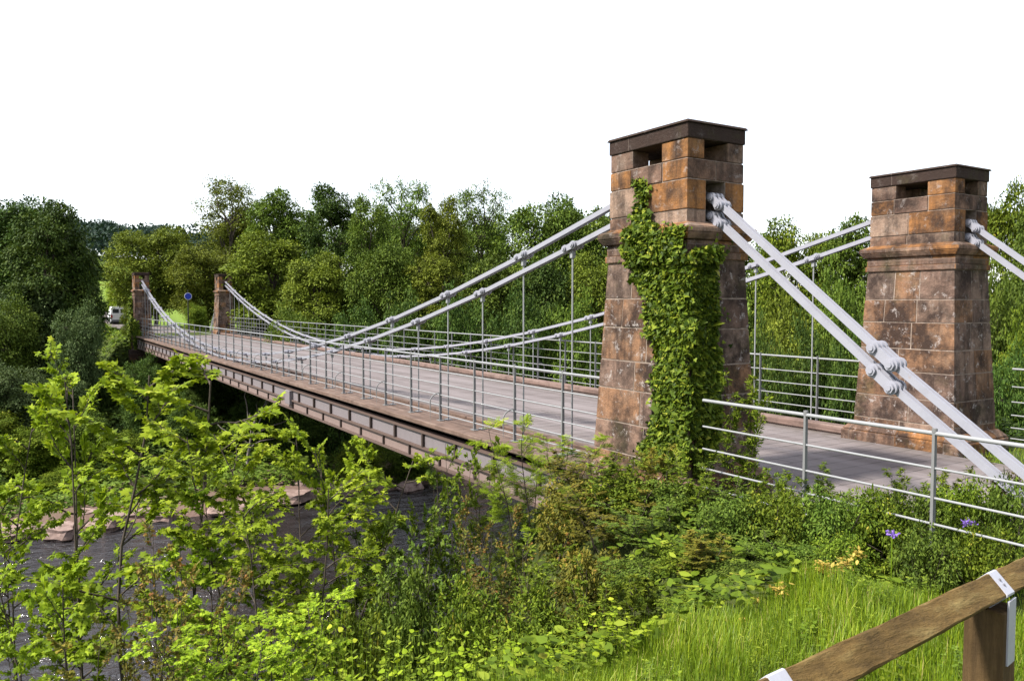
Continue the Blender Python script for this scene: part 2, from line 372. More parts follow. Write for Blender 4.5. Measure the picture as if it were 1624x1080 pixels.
mb = MB(); P0 = [(51.9, -2.76), (60, -2.7), (70, -2.4), (84, -1.5), (100, 1), (125, 8)]
for (xa, ya), (xb, yb) in zip(P0[:-1], P0[1:]):
    d = np.array([xb - xa, yb - ya], float); d /= np.linalg.norm(d); nn = np.array([-d[1], d[0]]) * 2.1
    mb.poly([(xa - nn[0], ya - nn[1], max(-9, gz(xa, ya) + .06)), (xb - nn[0], yb - nn[1], max(-9, gz(xb, yb) + .06)), (xb + nn[0], yb + nn[1], max(-9, gz(xb, yb) + .06)), (xa + nn[0], ya + nn[1], max(-9, gz(xa, ya) + .06))], [(0, 1, 2, 3)])
tag(mb.build('road', M['road']), kind='structure')

# ------------------------------------------------------------------ stone towers
def lay(m, rg, half, courses, faces=((1, 1), (1, -1), (0, 1), (0, -1)), hole=None):
    """Faces the walls of a block with real stones standing a little proud of the mortar. half(z) -> (hx, hy)."""
    for ci, (z0, z1) in enumerate(courses):
        dc = .012 + rg.uniform(0, .006)
        for ax, sg in faces:
            hu = lambda z: half(z)[1 - ax] if ax == 1 else half(z)[1]
            hn = lambda z: half(z)[ax] if ax == 1 else half(z)[0]
            w_ = 2 * hu(z0); nb = max(2, round(w_ / rg.uniform(.5, .95))); cut = [-1.0] + sorted(-1 + 2 * (i + (.5 if ci % 2 and nb > 2 else 0) * .4 + rg.uniform(-.16, .16)) / nb for i in range(1, nb)) + [1.0]
            if hole and ax == 0 and hole[0] < (z0 + z1) / 2 < hole[1]: cut = [-1.0, -hole[2] / hu(z0), hole[2] / hu(z0), 1.0]
            for bi in range(len(cut) - 1):
                if hole and ax == 0 and hole[0] < (z0 + z1) / 2 < hole[1] and bi == 1: continue
                e0, e1 = cut[bi] == -1, cut[bi + 1] == 1; d = dc if (e0 or e1) else .010 + rg.uniform(0, .010)
                g, c = .005, .007; m.tint = rg.random(); base, outr = [], []
                for u, z, su, sz in ((cut[bi], z0, 1, 1), (cut[bi + 1], z0, -1, 1), (cut[bi + 1], z1, -1, -1), (cut[bi], z1, 1, -1)):
                    end = abs(u) == 1
                    zb, zo = z + sz * g, z + sz * (g + c)
                    ub = u * hu(zb) + (0 if end else su * g); uo = u * (hu(zo) + d) if end else u * hu(zo) + su * (g + c)
                    jig = 0 if end else rg.uniform(-.002, .002)
                    pb = (ub, sg * hn(zb)); po = (uo + jig, sg * (hn(zo) + d))
                    base.append((pb[0], pb[1], zb) if ax == 1 else (pb[1], pb[0], zb)); outr.append((po[0], po[1], zo) if ax == 1 else (po[1], po[0], zo))
                fl = (ax == 1) == (sg == 1)
                fs = [(4, 5, 6, 7), (0, 1, 5, 4), (1, 2, 6, 5), (2, 3, 7, 6), (3, 0, 4, 7)]
                m.poly(base + outr, [f[::-1] for f in fs] if fl else fs)
    m.tint = .5
def make_tower():
    t = empty('stone_tower', (0, 0, 0), 'x', 'tower', 'sandstone towers carrying the chains')
    m = MB()
    m.frust((-.855, .855, -.605, .605, -.02), (-.715, .715, -.465, .465, 2.80)); m.cur = 1; rg = random.Random(14)
    hf = lambda z: (.845 - .137 * z / 2.8, .595 - .137 * z / 2.8)
    zc = [.0, .40, .78, 1.20, 1.56, 1.98, 2.34, 2.80]; lay(m, rg, hf, list(zip(zc[:-1], zc[1:])))
    m.build('shaft', [M['mortar'], M['laid_shaft']], t)
    m = MB(); m.frust((-1.03, 1.03, -.78, .78, -1.6), (-.99, .99, -.74, .74, .18)); m.frust((-.99, .99, -.74, .74, .182), (-.88, .88, -.63, .63, .30))
    m.build('plinth', M['stone_shaft'], t, .03)
    m = MB(); m.box(-.755, .755, -.50, .50, 2.80, 2.885); m.box(-.735, .735, -.485, .485, 2.887, 3.02)
    m.frust((-.77, .77, -.52, .52, 3.022), (-.825, .825, -.565, .565, 3.10)); m.box(-.83, .83, -.57, .57, 3.102, 3.165)
    m.frust((-.83, .83, -.57, .57, 3.167), (-.70, .70, -.46, .46, 3.225)); m.build('cornice', M['stone'], t, .012)
    m = MB()                                                     # upper block with the chain tunnel along the bridge
    hx, hy, ty = .685, .45, .155
    m.box(-hx, hx, ty, hy, 3.20, 3.955); m.box(-hx, hx, -hy, -ty, 3.20, 3.955)
    m.box(-hx, hx, -ty + .001, ty - .001, 3.72, 3.953); m.box(-hx + .02, hx - .02, -ty, ty, 3.19, 3.24)
    m.cur = 1; lay(m, random.Random(5), lambda z: (hx - .003, hy - .003), [(3.20, 3.37), (3.37, 3.72), (3.72, 3.955)], hole=(3.22, 3.72, ty + .004))
    m.build('upper_block', [M['mortar'], M['laid']], t)
    for sx in (-1, 1):
        for sy in (-1, 1):
            m = MB(); a, b = sorted((sx * hx, sx * .27)); c, d = sorted((sy * hy, sy * .20))
            m.tint = (sx * .31 + sy * .17 + .93) % 1; m.box(a - .008, b + .008, c - .008, d + .008, 3.96, 4.18); m.build('corner_pier', M['laid'], t, .008)
    m = MB(); m.box(-.71, .71, -.475, .475, 4.182, 4.35); m.build('lintel', M['soot'], t, .012)
    m = MB(); m.frust((-.735, .735, -.50, .50, 4.352), (-.715, .715, -.48, .48, 4.385)); m.build('roof_slab', M['soot'], t, .008)
    return t
tw = make_tower()
tw['label'] = 'nearest stone tower, its shaft half covered in climbing ivy'
km = kid_map()
for (x, y), lab in (((0, -W), 'bare stone tower across the road from the ivy covered one'),
                    ((53, 0), 'small distant stone tower with ivy up its left side'),
                    ((53, -W), 'small distant stone tower without ivy, beside the blue road sign')):
    c = copy_tree(tw, km); c.location = (x, y, 0); c['label'] = lab
# abutments
for x0, x1, lab in ((-1.25, 1.15, 'mossy stone abutment below the near towers'), (51.7, 54.3, 'dark stone abutment below the two far towers')):
    m = MB(); m.frust((x0 - .3, x1 + .3, -W - 1.2, 1.2, -7.8), (x0, x1, -W - .95, .95, -.9))
    o = m.build('stone_abutment', M['abut'], None, .03); tag(o, lab, 'abutment')

# ------------------------------------------------------------------ deck and girders
NS, SX0, DS = 37, 2.15, 48.7 / 36
SXS = [SX0 + DS * k for k in range(NS)]
deck = empty('bridge_deck', (26.5, -W / 2, 0), 'long suspended road deck on riveted mauve girders with brown timber edges', 'bridge deck')
def dk(m, name, mat, bev=0.0):
    o = m.build(name, mat, None, bev); o.parent = deck; o.matrix_parent_inverse = Matrix.Translation((-26.5, W / 2, 0)); return o
yn, yf = .5, -W - .5
m = MB(); m.box(.9, 52.1, yf + .95, yn - .95, -.16, .0); dk(m, 'roadway', M['road'])
m = MB(); m.box(.9, 52.1, yn - .948, yn, -.065, .022); dk(m, 'edge_timber', M['edge'], .015)
m = MB(); m.box(.9, 52.1, yf, yf + .948, -.065, .022); dk(m, 'edge_timber', M['kerb'], .015)
m = MB(); m.box(.95, 52.0, yf + .72, yf + .98, .024, .15); dk(m, 'kerb', M['kerb'], .02)
m = MB(); m.box(.95, 52.0, yn - 1.02, yn - .86, .024, .075); dk(m, 'kerb', M['edge'], .015)
rng = random.Random(3)
for sgn, ye in ((1, yn), (-1, yf)):
    g = MB(); yw = ye - sgn * .10
    g.box(1.0, 52.0, *sorted((ye - sgn * .24, ye - sgn * .05)), -.235, -.205); g.box(1.0, 52.0, *sorted((ye - sgn * .42, ye - sgn * .30)), -.23, -.068)   # top flange and a stringer set back in the shade
    go = dk(g, 'girder', M['flange'])
    def sub(mm, name, mat):
        o = mm.build(name, mat); o.parent = go; return o
    g = MB(); g.box(1.0, 52.0, *sorted((yw, yw - sgn * .02)), -.50, -.237); g.cur = 1
    h = MB(); h.box(1.0, 52.0, *sorted((yw - sgn * .012, yw - sgn * .03)), -.755, -.547); h.cur = 1
    for k in range(38):                                          # riveted stiffeners across both plates
        x = SX0 + DS * (k - 1) + .25
        if x < 51.8: g.box(x - .03, x + .03, *sorted((yw - .001 * sgn, yw + sgn * .055)), -.499, -.238)
        if x + DS / 2 < 51.8: h.box(x + DS / 2 - .025, x + DS / 2 + .025, *sorted((yw - .013 * sgn, yw + sgn * .03)), -.754, -.548)
    sub(g, 'web_plate', [M['web'], M['rib']]); sub(h, 'lower_web_plate', [M['lower_web'], M['rib']])
    g = MB(); g.box(1.0, 52.0, *sorted((yw + sgn * .05, yw - sgn * .08)), -.545, -.502); sub(g, 'middle_flange', M['flange'])
    g = MB(); g.box(1.0, 52.0, *sorted((yw + sgn * .045, yw - sgn * .09)), -.80, -.757); sub(g, 'bottom_flange', M['flange'])
m = MB()
m.box(1.0, 52, yf + .3, yn - .3, -.5, -.18); dk(m, 'soffit', M['flange'])
m = MB(); m.box(SXS[10] - .45, SXS[10] + .05, yn - .10, yn + .015, -.64, -.24); dk(m, 'splice_plate', M['web'], .01)

# ------------------------------------------------------------------ chains
XM, KC = 26.35, .00522
def chz(x, up): return .33 + KC * (x - XM) ** 2 - (0 if up else .27)
def link_mesh(m, a, b, y):
    for s in (-.030, .030):
        m.bar((a[0], y + s, a[1]), (b[0], y + s, b[1]), .022, .068)
        for q in (a, b): m.tube([(q[0], y + s - .012, q[1]), (q[0], y + s + .012, q[1])], .054, 12)
def coupling(parent, a, b, y, big=1.0):
    m = MB(); u = np.array([b[0] - a[0], b[1] - a[1]]); L = np.linalg.norm(u); u /= L
    for s in (-.066, 0, .066):
        m.bar((a[0], y + s, a[1]), (b[0], y + s, b[1]), .024, .088 * big)
        for q in (a, b): m.tube([(q[0], y + s - .0125, q[1]), (q[0], y + s + .0125, q[1])], .061 * big, 12)
    o = m.build('coupling', M['white'], parent)
    for q in (a, b):
        m = MB(); m.tube([(q[0], y - .118, q[1]), (q[0], y + .118, q[1])], .026 * big, 8)
        m.tube([(q[0], y + .082, q[1]), (q[0], y + .106, q[1])], .046 * big, 6); m.tube([(q[0], y - .106, q[1]), (q[0], y - .082, q[1])], .046 * big, 6)
        m.build('bolt', M['white'], o)
def make_chain(y, up, label):
    t = empty('suspension_chain', (0, 0, 0), label, 'chain', 'white eyebar chains')
    ks = [k for k in range(NS) if (k % 2 == 1) == up]
    prev = (.45, chz(.45, up) - .02)
    for k in ks:
        x = SXS[k]; hw = .10
        a, b = (x - hw, chz(x - hw, up)), (x + hw, chz(x + hw, up))
        m = MB(); link_mesh(m, prev, a, y); m.build('chain_link', M['white'], t)
        coupling(t, a, b, y); prev = b
        m = MB(); zt = chz(x, up)
        m.tube([(x, y, zt - .02), (x, y, -.10)], .0135, 8); m.box(x - .03, x + .03, y - .03, y + .03, zt - .16, zt - .075)
        m.box(x - .06, x + .06, y - .06, y + .06, .023, .045)
        m.build('suspender_rod', M['rail'], t)
    m = MB(); link_mesh(m, prev, (52.55, chz(52.55, up) - .02), y); m.build('chain_link', M['white'], t)
    for sx, x0 in ((-1, 0.0), (1, 53.0)):                        # saddle and backstay at each end
        dz = 0 if up else -.215
        pts = [(-.45, 3.60), (-.69, 3.52), (-.80, 3.42), (-2.80, 1.86), (-2.99, 1.71), (-5.0, .28)]
        pts = [(x0 + sx * -a, z + dz) for a, z in pts]
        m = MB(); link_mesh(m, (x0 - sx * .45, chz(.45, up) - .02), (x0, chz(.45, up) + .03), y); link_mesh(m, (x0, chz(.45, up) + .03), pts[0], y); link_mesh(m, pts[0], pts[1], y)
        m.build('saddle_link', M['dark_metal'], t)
        coupling(t, pts[1], pts[2], y, 1.0)
        m = MB(); link_mesh(m, pts[2], pts[3], y); m.build('backstay_link', M['white'], t)
        coupling(t, pts[3], pts[4], y, 1.12)
        m = MB(); link_mesh(m, pts[4], pts[5], y); m.build('backstay_link', M['white'], t)
    return t
make_chain(0, True, 'upper white chain over the ivy covered tower, nearest side of the bridge')
make_chain(0, False, 'lower white chain just under the upper one on the near side')
make_chain(-W, True, 'upper white chain over the bare tower, far side of the bridge')
make_chain(-W, False, 'lower white chain on the far side below its twin')

# ------------------------------------------------------------------ railings
ZR = [1.25, .97, .73, .52, .32, .15]
def railing(name, xs_, y, label, group, outward, z0=.024, ends=None, brace=True, skip=(), hid=None, nr=6):
    t = empty(name, (xs_[0], y, 0), label, 'railing', group)
    def put(m, nm, mat): 
        o = m.build(nm, mat); o.parent = t; o.matrix_parent_inverse = Matrix.Translation((-xs_[0], -y, 0)); return o
    for k, x in enumerate(xs_):
        m = MB()
        m.bar((x, y, z0), (x, y, 1.27), .05, .028, up=(1, 0, 0), w1=.034, h1=.022)
        m.box(x - .075, x + .075, y - .05, y + .05, z0, z0 + .014)
        m.tube([(x, y, 1.255), (x, y, 1.29)], .022, 8)
        put(m, 'post', M['post'])
        if brace and k % 2 == 1:
            m = MB(); th = np.linspace(0, math.pi / 2, 7)
            pts = [(x, y + outward * .22, z0)] + [(x, y + outward * (.02 + .20 * math.cos(a)), .40 + .16 * math.sin(a)) for a in th]
            m.tube(pts, .012, 6); put(m, 'brace', M['post'])
    a, b = ends or (xs_[0] - .9, xs_[-1] + .9)
    for i, z in enumerate(ZR[:nr]):
        m = MB(); r = .018 if i == 0 else .0105
        m.tube([(a, y, z), (b, y, z)] if not (nr == 5 and i == 4) else [(b - 1.55, y, z - .25), (b - 1.53, y, z - .08), (b - 1.45, y, z - .01), (b - 1.3, y, z), (b, y, z)], r, 8); put(m, 'rail', M['rail'])
    return t
railing('bridge_railing', SXS, .17, 'grey railing along the near edge of the deck', 'railings on the deck', 1, ends=(.95, 51.9))
railing('bridge_railing', SXS, -W - .17, 'grey railing along the far edge of the deck', 'railings on the deck', -1, ends=(.95, 51.9))
rl = [-2.62 - 1.22 * k for k in range(0, 6)][::-1]
railing('approach_railing', rl, .80, 'grey five bar railing beside the ivy covered tower, half sunk in bushes', 'railings on the approach', 1, z0=-.6, ends=(-11, -1.32), brace=False, nr=5)
rl2 = [-1.6 - 1.3 * k for k in range(6)][::-1]
railing('approach_railing', rl2, -W - .75, 'thin grey railing behind the bare tower', 'railings on the approach', -1, z0=-.5, ends=(-10, -1.0), brace=False)
m = MB(); m.box(.93, .98, .35, .42, .0, .55); o = m.build('marker_post', M['sign_white'], None, .008); tag(o, 'slim white marker post at the foot of the ivy covered tower', 'post')

# ------------------------------------------------------------------ wooden fence in the foreground
f = empty('wooden_fence', (-6.115, 4.435, .55), 'rough brown timber fence with diagonal rail and zinc straps in the grass', 'fence')
def fz(o):
    o.parent = f; o.matrix_parent_inverse = Matrix.Translation((6.115, -4.435, -.55)); return o
P1, P2 = at(1572, 906, 2.4) - [0, 0, .055], at(1228, 1066, 1.58) - [0, 0, .055]
dv = (P2 - P1); Lp = np.linalg.norm(dv); dv /= Lp
A0 = P1 - dv * 2.2 * Lp; A1 = P2 + dv * 1.2 * Lp
def diamond(p0, p1, s, name, mat, n=26, jit=0.0, seed=1):
    rg = random.Random(seed); d = (p1 - p0); L = np.linalg.norm(d); d /= L
    sdv = np.cross(d, (0, 0, 1.)); sdv /= np.linalg.norm(sdv); u = np.cross(sdv, d); h = s * .7071; v = []; fc = []
    c = .07                                                       # slightly rounded arrises
    prof = []
    for (a, b) in ((0, 1), (1, 0), (0, -1), (-1, 0)):
        prof += [(a * (1 - c) - b * c * .8, b * (1 - c) + a * c * .8), (a * (1 - c) + b * c * .8, b * (1 - c) - a * c * .8)]
    k = len(prof)
    for i in range(n + 1):
        p = p0 + d * L * i / n
        for a, b in prof:
            v.append(p + (sdv * a + u * b) * (h + rg.uniform(-jit, jit)))
    for i in range(n):
        for j in range(k):
            fc.append((i * k + j, i * k + (j + 1) % k, (i + 1) * k + (j + 1) % k, (i + 1) * k + j))
    fc += [tuple(range(k - 1, -1, -1)), tuple(n * k + j for j in range(k))]
    return v, fc
yawf = math.atan2(dv[1], dv[0]); rotm = Matrix.Rotation(yawf, 4, 'Z')
m = MB(); vv, ff = diamond(A0, A1, .078, '', None, 90, .003); m.poly(vv, ff)
o = m.build('rail', M['fence']); fz(o)
for k in (-2, -1, 0, 1, 2):
    p = P1 + dv * Lp * k
    if k == 2: continue
    g0 = gz(p[0], p[1]) - .3
    m = MB(); e = np.array([dv[0], dv[1], 0]); e /= np.linalg.norm(e); s_ = np.array([-e[1], e[0], 0]); hw = .055
    zt = p[2] - .012
    ring = lambda z, g: [p * [1, 1, 0] + e * a * g + s_ * b * g + np.array([0, 0, z]) for a, b in ((-hw, -hw), (hw, -hw), (hw, hw), (-hw, hw))]
    v0, v1 = ring(g0, 1.04), ring(p[2] - .045, 1.0)
    m.poly(v0 + v1, [(3, 2, 1, 0), (4, 5, 6, 7), (0, 1, 5, 4), (1, 2, 6, 5), (2, 3, 7, 6), (3, 0, 4, 7)])
    fz(m.build('post', M['fence_post'], None, .006))
    m = MB(); vv, ff = diamond(p - dv * .032, p + dv * .032, .083, '', None, 1); m.poly(vv, ff)
    for sg in (-1, 1):
        q = p + s_ * sg * (hw + .0022); q = q * [1, 1, 0]
        m.poly([q + e * a + s_ * sg * b + np.array([0, 0, z]) for z in (p[2] - .21, p[2] - .015) for a, b in ((-.031, -.002), (.031, -.002), (.031, .003), (-.031, .003))],
               [(3, 2, 1, 0), (4, 5, 6, 7), (0, 1, 5, 4), (1, 2, 6, 5), (2, 3, 7, 6), (3, 0, 4, 7)])
    st = fz(m.build('strap', M['zinc']))
    nf = -s_ * (1 if s_[0] > 0 else -1) * .7071 + np.array([0, 0, .7071])
    for dd in (-.012, .012):
        q = p + nf * .0415 + (np.array([0, 0, 1]) - nf * .7071) * dd; m = MB(); m.tube([q, q + nf * .003], .004, 8); o = m.build('nail', M['dark_metal']); o.parent = st

# ------------------------------------------------------------------ foliage: leaf shapes, branches, plants
def half_leaf(h, fold=.2, droop=.18):
    """A leaf from one half outline [(along, across)], folded along the midrib and drooping to its tip."""
    up_ = [(x, y, -fold * y * .8 - droop * x * x) for x, y in h]; mid = len(h)
    v = [(0, 0, 0)] + up_[1:-1] + [(1, 0, -droop)] + [(x, -y, z) for x, y, z in up_[1:-1]]
    n = len(h) - 2
    f1 = list(range(0, n + 2)); f2 = [0] + [n + 1] + [n + 2 + i for i in range(n - 1, -1, -1)]
    return np.array(v, np.float32), [f1[::-1], f2[::-1]]
LEAF = {
    'maple': half_leaf([(0, 0), (-.02, .2), (.10, .46), (.30, .26), (.64, .48), (.64, .18), (1, 0)], .3, .22),
    'ovate': half_leaf([(0, 0), (.28, .25), (.62, .22), (1, 0)], .4, .2),
    'lance': half_leaf([(0, 0), (.28, .13), (.66, .10), (1, 0)], .4, .35),
    'ivy': half_leaf([(0, 0), (-.12, .33), (.22, .50), (.45, .27), (1, 0)], .25, .15),
    'tuft': half_leaf([(0, 0), (.25, .30), (.45, .16), (.72, .30), (1, 0)], .5, .25),
    'rhomb': (np.array([(0, 0, 0), (.5, .30, -.08), (1, 0, -.16), (.5, -.30, -.08)], np.float32), [[0, 3, 2, 1]]),
    'blade': (np.array([(0, .5, 0), (0, -.5, 0), (.45, .38, .0), (.45, -.38, .0), (.8, .22, -.22), (.8, -.22, -.22), (1, 0, -.5)], np.float32), [[0, 1, 3, 2], [2, 3, 5, 4], [4, 5, 6]]),
}
def feather():
    v, f = [], []
    def lf(x, y, ang, L):
        b = len(v); c, s = math.cos(ang), math.sin(ang)
        for a, w_ in ((0, 0), (.5, .19), (1, 0), (.5, -.19)):
            v.append((x + (a * c - w_ * s) * L, y + (a * s + w_ * c) * L, -.1 * (x + a * L * c) ** 2 - .15 * abs(y + a * L * s)))
        f.append([b, b + 3, b + 2, b + 1])
    for i in range(5):
        for sg in (-1, 1): lf(.12 + i * .17, 0, sg * R(62), .34 - .02 * abs(i - 2))
    lf(.84, 0, 0, .3)
    return np.array(v, np.float32), f
LEAF['feather'] = feather()

def nrm(a): return a / (np.linalg.norm(a, axis=-1, keepdims=True) + 1e-9)
def leaf_mesh(name, kind, P, D, N, S, tint, wide=1.0):
    """One mesh of many leaves: base points P, pointing along D, facing N, length S."""
    tv, tf = LEAF[kind]; n = len(P); m = len(tv)
    D = nrm(D); N = nrm(N - (N * D).sum(1, keepdims=True) * D); B = np.cross(N, D)
    S = np.asarray(S)[:, None, None]; wd = wide if np.ndim(wide) == 0 else np.asarray(wide)[:, None, None]
    v = P[:, None] + S * (D[:, None] * tv[None, :, 0:1] + B[:, None] * tv[None, :, 1:2] * wd + N[:, None] * tv[None, :, 2:3])
    lo = np.array([i for f in tf for i in f]); sz = np.array([len(f) for f in tf])
    loops = (np.arange(n)[:, None] * m + lo[None]).ravel()
    return raw_mesh(name, v.reshape(-1, 3), loops, np.tile(sz, n), np.repeat(tint, len(tf)))
def branch(rg, p, d, L, r, seg=6, wob=.18, lift=.05, taper=.35):
    pts = [np.array(p, float)]; d = np.array(d, float); d /= np.linalg.norm(d)
    for i in range(seg):
        d = d + rg.normal(0, wob, 3) * .5 + np.array([0, 0, lift]); d /= np.linalg.norm(d)
        pts.append(pts[-1] + d * L / seg)
    return np.array(pts), np.linspace(r, r * taper, seg + 1)
def along(pts, t):
    x = t * (len(pts) - 1); i = min(int(x), len(pts) - 2); f_ = x - i
    return pts[i] * (1 - f_) + pts[i + 1] * f_, nrm(pts[i + 1] - pts[i])

def shrub_mesh(seed, h=2.0, spread=.9, stems=5, subs=9, twigs=5, per=7, leaf='ovate', size=.09, flat=.3, start=.3, stem_r=.016, lean=.35, lift=.06, sub_len=.38, tw_len=.3):
    """Stems from one root, side branches, twigs with leaves in two ranks: returns (wood MB, leaf mesh)."""
    rg = np.random.default_rng(seed); wood = MB(); P, D, N = [], [], []
    for s in range(stems):
        a = 2 * math.pi * (s + rg.uniform(0, .8)) / stems; tl = lean * rg.uniform(.3, 1.3) * (1 if stems > 1 else .4)
        base = np.array([math.cos(a), math.sin(a), 0]) * .06 * stems ** .5
        L = h * rg.uniform(.75, 1.08) if stems > 1 else h
        pts, rad = branch(rg, base - [0, 0, .15], (math.cos(a) * tl, math.sin(a) * tl, 1), L, stem_r, 8, .16, lift)
        wood.tube(pts, rad, 5, False)
        for k in range(subs):
            t = start + (1 - start) * (k + rg.uniform(0, 1)) / subs; t = min(t, .99)
            q, d0 = along(pts, t); b = rg.uniform(0, 2 * math.pi)
            sd_ = np.array([math.cos(b), math.sin(b), rg.uniform(.05, .7) * (1 - flat) + .12])
            l2 = spread * sub_len * ((1.1 - .4 * t) if flat > .8 else (1.25 - .75 * t)) * rg.uniform(.7, 1.25) * 2
            p2, r2 = branch(rg, q, sd_ + d0 * .35, l2, stem_r * .42, 5, .28, .04 if flat < .6 else -.01)
            wood.tube(p2, r2, 4, False)
            lines = [p2]
            for j in range(twigs):
                tt = .25 + .75 * (j + rg.uniform(0, .9)) / twigs; tt = min(tt, .98)
                q3, d3 = along(p2, tt); side = np.cross(d3, (0, 0, 1.)) * (1 if j % 2 else -1)
                p3, r3 = branch(rg, q3, side + d3 * .7 + rg.normal(0, .18, 3) * (1 - flat * .7), l2 * tw_len * rg.uniform(.7, 1.3), stem_r * .2, 3, .25, .0)
                wood.tube(p3, r3, 3, False); lines.append(p3)
            for ln in lines:
                for j in range(per):
                    tt = min(.99, .2 + .8 * (j + rg.uniform(0, .6)) / per); q4, d4 = along(ln, tt)
                    side = np.cross(d4, (0, 0, 1.)) * (1 if j % 2 else -1)
                    P.append(q4); D.append(side * .9 + d4 * rg.uniform(.3, 1.0) + np.array([0, 0, rg.uniform(-.35, .15)]))
                    N.append(np.array([0, 0, 1.]) + rg.normal(0, .38 if flat > .8 else .6, 3))
                q4, d4 = along(ln, .99); P.append(q4); D.append(d4); N.append(np.array([0, 0, 1.]) + rg.normal(0, .3, 3))
    P, D, N = map(np.array, (P, D, N)); n = len(P)
    zz = (P[:, 2] - P[:, 2].min()) / (np.ptp(P[:, 2]) + 1e-6)
    tint = np.clip(rg.beta(2, 2.4, n) * .75 + zz * .25, 0, 1)
    return wood, leaf_mesh('foliage', leaf, P, D, N, size * rg.uniform(.6, 1.2, n), tint)
SHRUB = {}
def add_kind(key, mats, woodmat, **k):
    """A few individuals of one kind of plant, kept as mesh data for copies."""
    SHRUB[key] = []
    for s in range(k.pop('variants', 2)):
        wd, lf = shrub_mesh(seed=sum(map(ord, key)) + s * 17, **k)
        o = wd.build('stem', M[woodmat]); me = o.data; bpy.data.objects.remove(o)
        SHRUB[key].append((me, lf, k.get('h', 2.0)))
    SHRUB[key + '/m'] = mats
_mesh_for = {}
def leaf_data(me, mat):
    key = (me.name, mat)
    if key not in _mesh_for:
        c = me if not me.materials else me.copy()
        if me.materials: c.materials.clear()
        c.materials.append(M[mat]); _mesh_for[key] = c
    return _mesh_for[key]
def plant(key, loc, height, label, name='shrub', cat='shrub', group=None, mat=None, var=0, rz=None, wide=1.0, seed=0):
    wd, lf, h0 = SHRUB[key][var % len(SHRUB[key])]
    t = empty(name, loc, label, cat, group, rz if rz is not None else (seed * 2.399) % 6.28)
    s = height / h0; t.scale = (s * wide, s * wide, s)
    o = bpy.data.objects.new('stem', wd); C.objects.link(o); o.parent = t
    o = bpy.data.objects.new('foliage', leaf_data(lf, mat or SHRUB[key + '/m'])); C.objects.link(o); o.parent = t
    return t

def tree_meshes(seed, H=12., Rc=4.0, base=.28, lobes=12, clumps=26, per=52, leaf=.20, lobe_r=.36, top=1.0, airy=0.0, kind='rhomb'):
    """Tapered trunk and limbs; the crown is many leaf clumps spread on and in the lobes at the limb ends."""
    rg = np.random.default_rng(seed); wood = MB(); zc = H * (base + 1) / 2; hz = H * (1 - base) / 2
    tp, tr = branch(rg, (0, 0, -.6), (rg.normal(0, .05), rg.normal(0, .05), 1), H * .72, H * .021, 9, .07, .05, .3)
    wood.tube(tp, tr, 8, False); P, D, N, T = [], [], [], []
    for i in range(lobes):
        zt = -0.9 + 1.85 * (i + rg.uniform(.1, .9)) / lobes
        rr = math.sqrt(max(0.04, 1 - (zt * .92) ** 2)) * (1 if zt < .3 else top)
        a = i * 2.399 + rg.uniform(-.4, .4); rad = Rc * rr * rg.uniform(.35, .80)
        c = np.array([math.cos(a) * rad, math.sin(a) * rad, zc + zt * hz * .86])
        q, _ = along(tp, min(.98, max(.25, (c[2] - .22 * H * rg.uniform(.5, 1)) / (H * .72))))
        mid = (q + c) / 2 + rg.normal(0, .25, 3); lp = np.array([q, q * .6 + mid * .4, mid, mid * .45 + c * .55, c])
        wood.tube(lp, np.linspace(H * .009, H * .002, 5), 5, False)
        lr = Rc * lobe_r * rg.uniform(.72, 1.25)
        for k in range(clumps):
            u = nrm(rg.normal(0, 1, 3)); u[2] = u[2] * .8 + .18; sh = rg.uniform(.35, 1.05) ** .6
            cc = c + u * lr * sh * np.array([1, 1, .78])
            if rg.uniform() < .18: wood.tube(np.array([c, (c + cc) / 2 + rg.normal(0, .1, 3), cc]), [H * .002, H * .0014, H * .0008], 3, False)
            if rg.uniform() < airy: continue
            cr = Rc * .13 * rg.uniform(.7, 1.4); n = int(per * rg.uniform(.6, 1.3))
            g = rg.normal(0, 1, (n, 3)) * np.array([1, 1, .42]) * cr * .55
            g[:, 2] -= (g[:, 0] ** 2 + g[:, 1] ** 2) / (cr * 2.6)
            P.append(cc + g); outw = nrm(g * [1, 1, .2] + u * cr * .5)
            D.append(outw + rg.normal(0, .45, (n, 3)) + np.array([0, 0, -.25]))
            N.append(np.array([0, 0, 1.]) + outw * .35 + rg.normal(0, .38, (n, 3)))
            T.append(np.clip(rg.normal(.46, .13) + rg.normal(0, .15, n), 0, 1))
    P, D, N, T = map(np.concatenate, (P, D, N, T))
    lf = leaf_mesh('crown', kind, P, D, N, leaf * rg.uniform(.65, 1.3, len(P)), T)
    o = wood.build('trunk', M['bark']); me = o.data; bpy.data.objects.remove(o)
    return me, lf, H, Rc
TREE = {
    'round': tree_meshes(1, 12, 4.2, .12, 20, 34, 62, .23, .36),
    'broad': tree_meshes(2, 12, 5.4, .10, 24, 34, 62, .25, .32),
    'tall': tree_meshes(3, 14, 3.6, .10, 22, 32, 58, .22, .36),
    'airy': tree_meshes(4, 14, 4.4, .14, 24, 26, 44, .20, .29, 1.1, .22),
    'feathery': tree_meshes(5, 13, 3.4, .08, 24, 28, 50, .20, .29, .9, .08),
    'low': tree_meshes(6, 6, 3.8, .03, 20, 34, 60, .18, .36),
    'thicket': tree_meshes(7, 1.7, 1.1, .0, 18, 20, 20, .085, .36, kind='ovate'),
    'mound': tree_meshes(9, 1.2, 1.1, .0, 20, 20, 20, .075, .36, kind='ovate'),
}
_tops = {}
def top_of(me):
    if me.name not in _tops:
        co = np.empty(len(me.vertices) * 3, np.float32); me.vertices.foreach_get('co', co); _tops[me.name] = float(np.percentile(co[2::3], 99.6))
    return _tops[me.name]
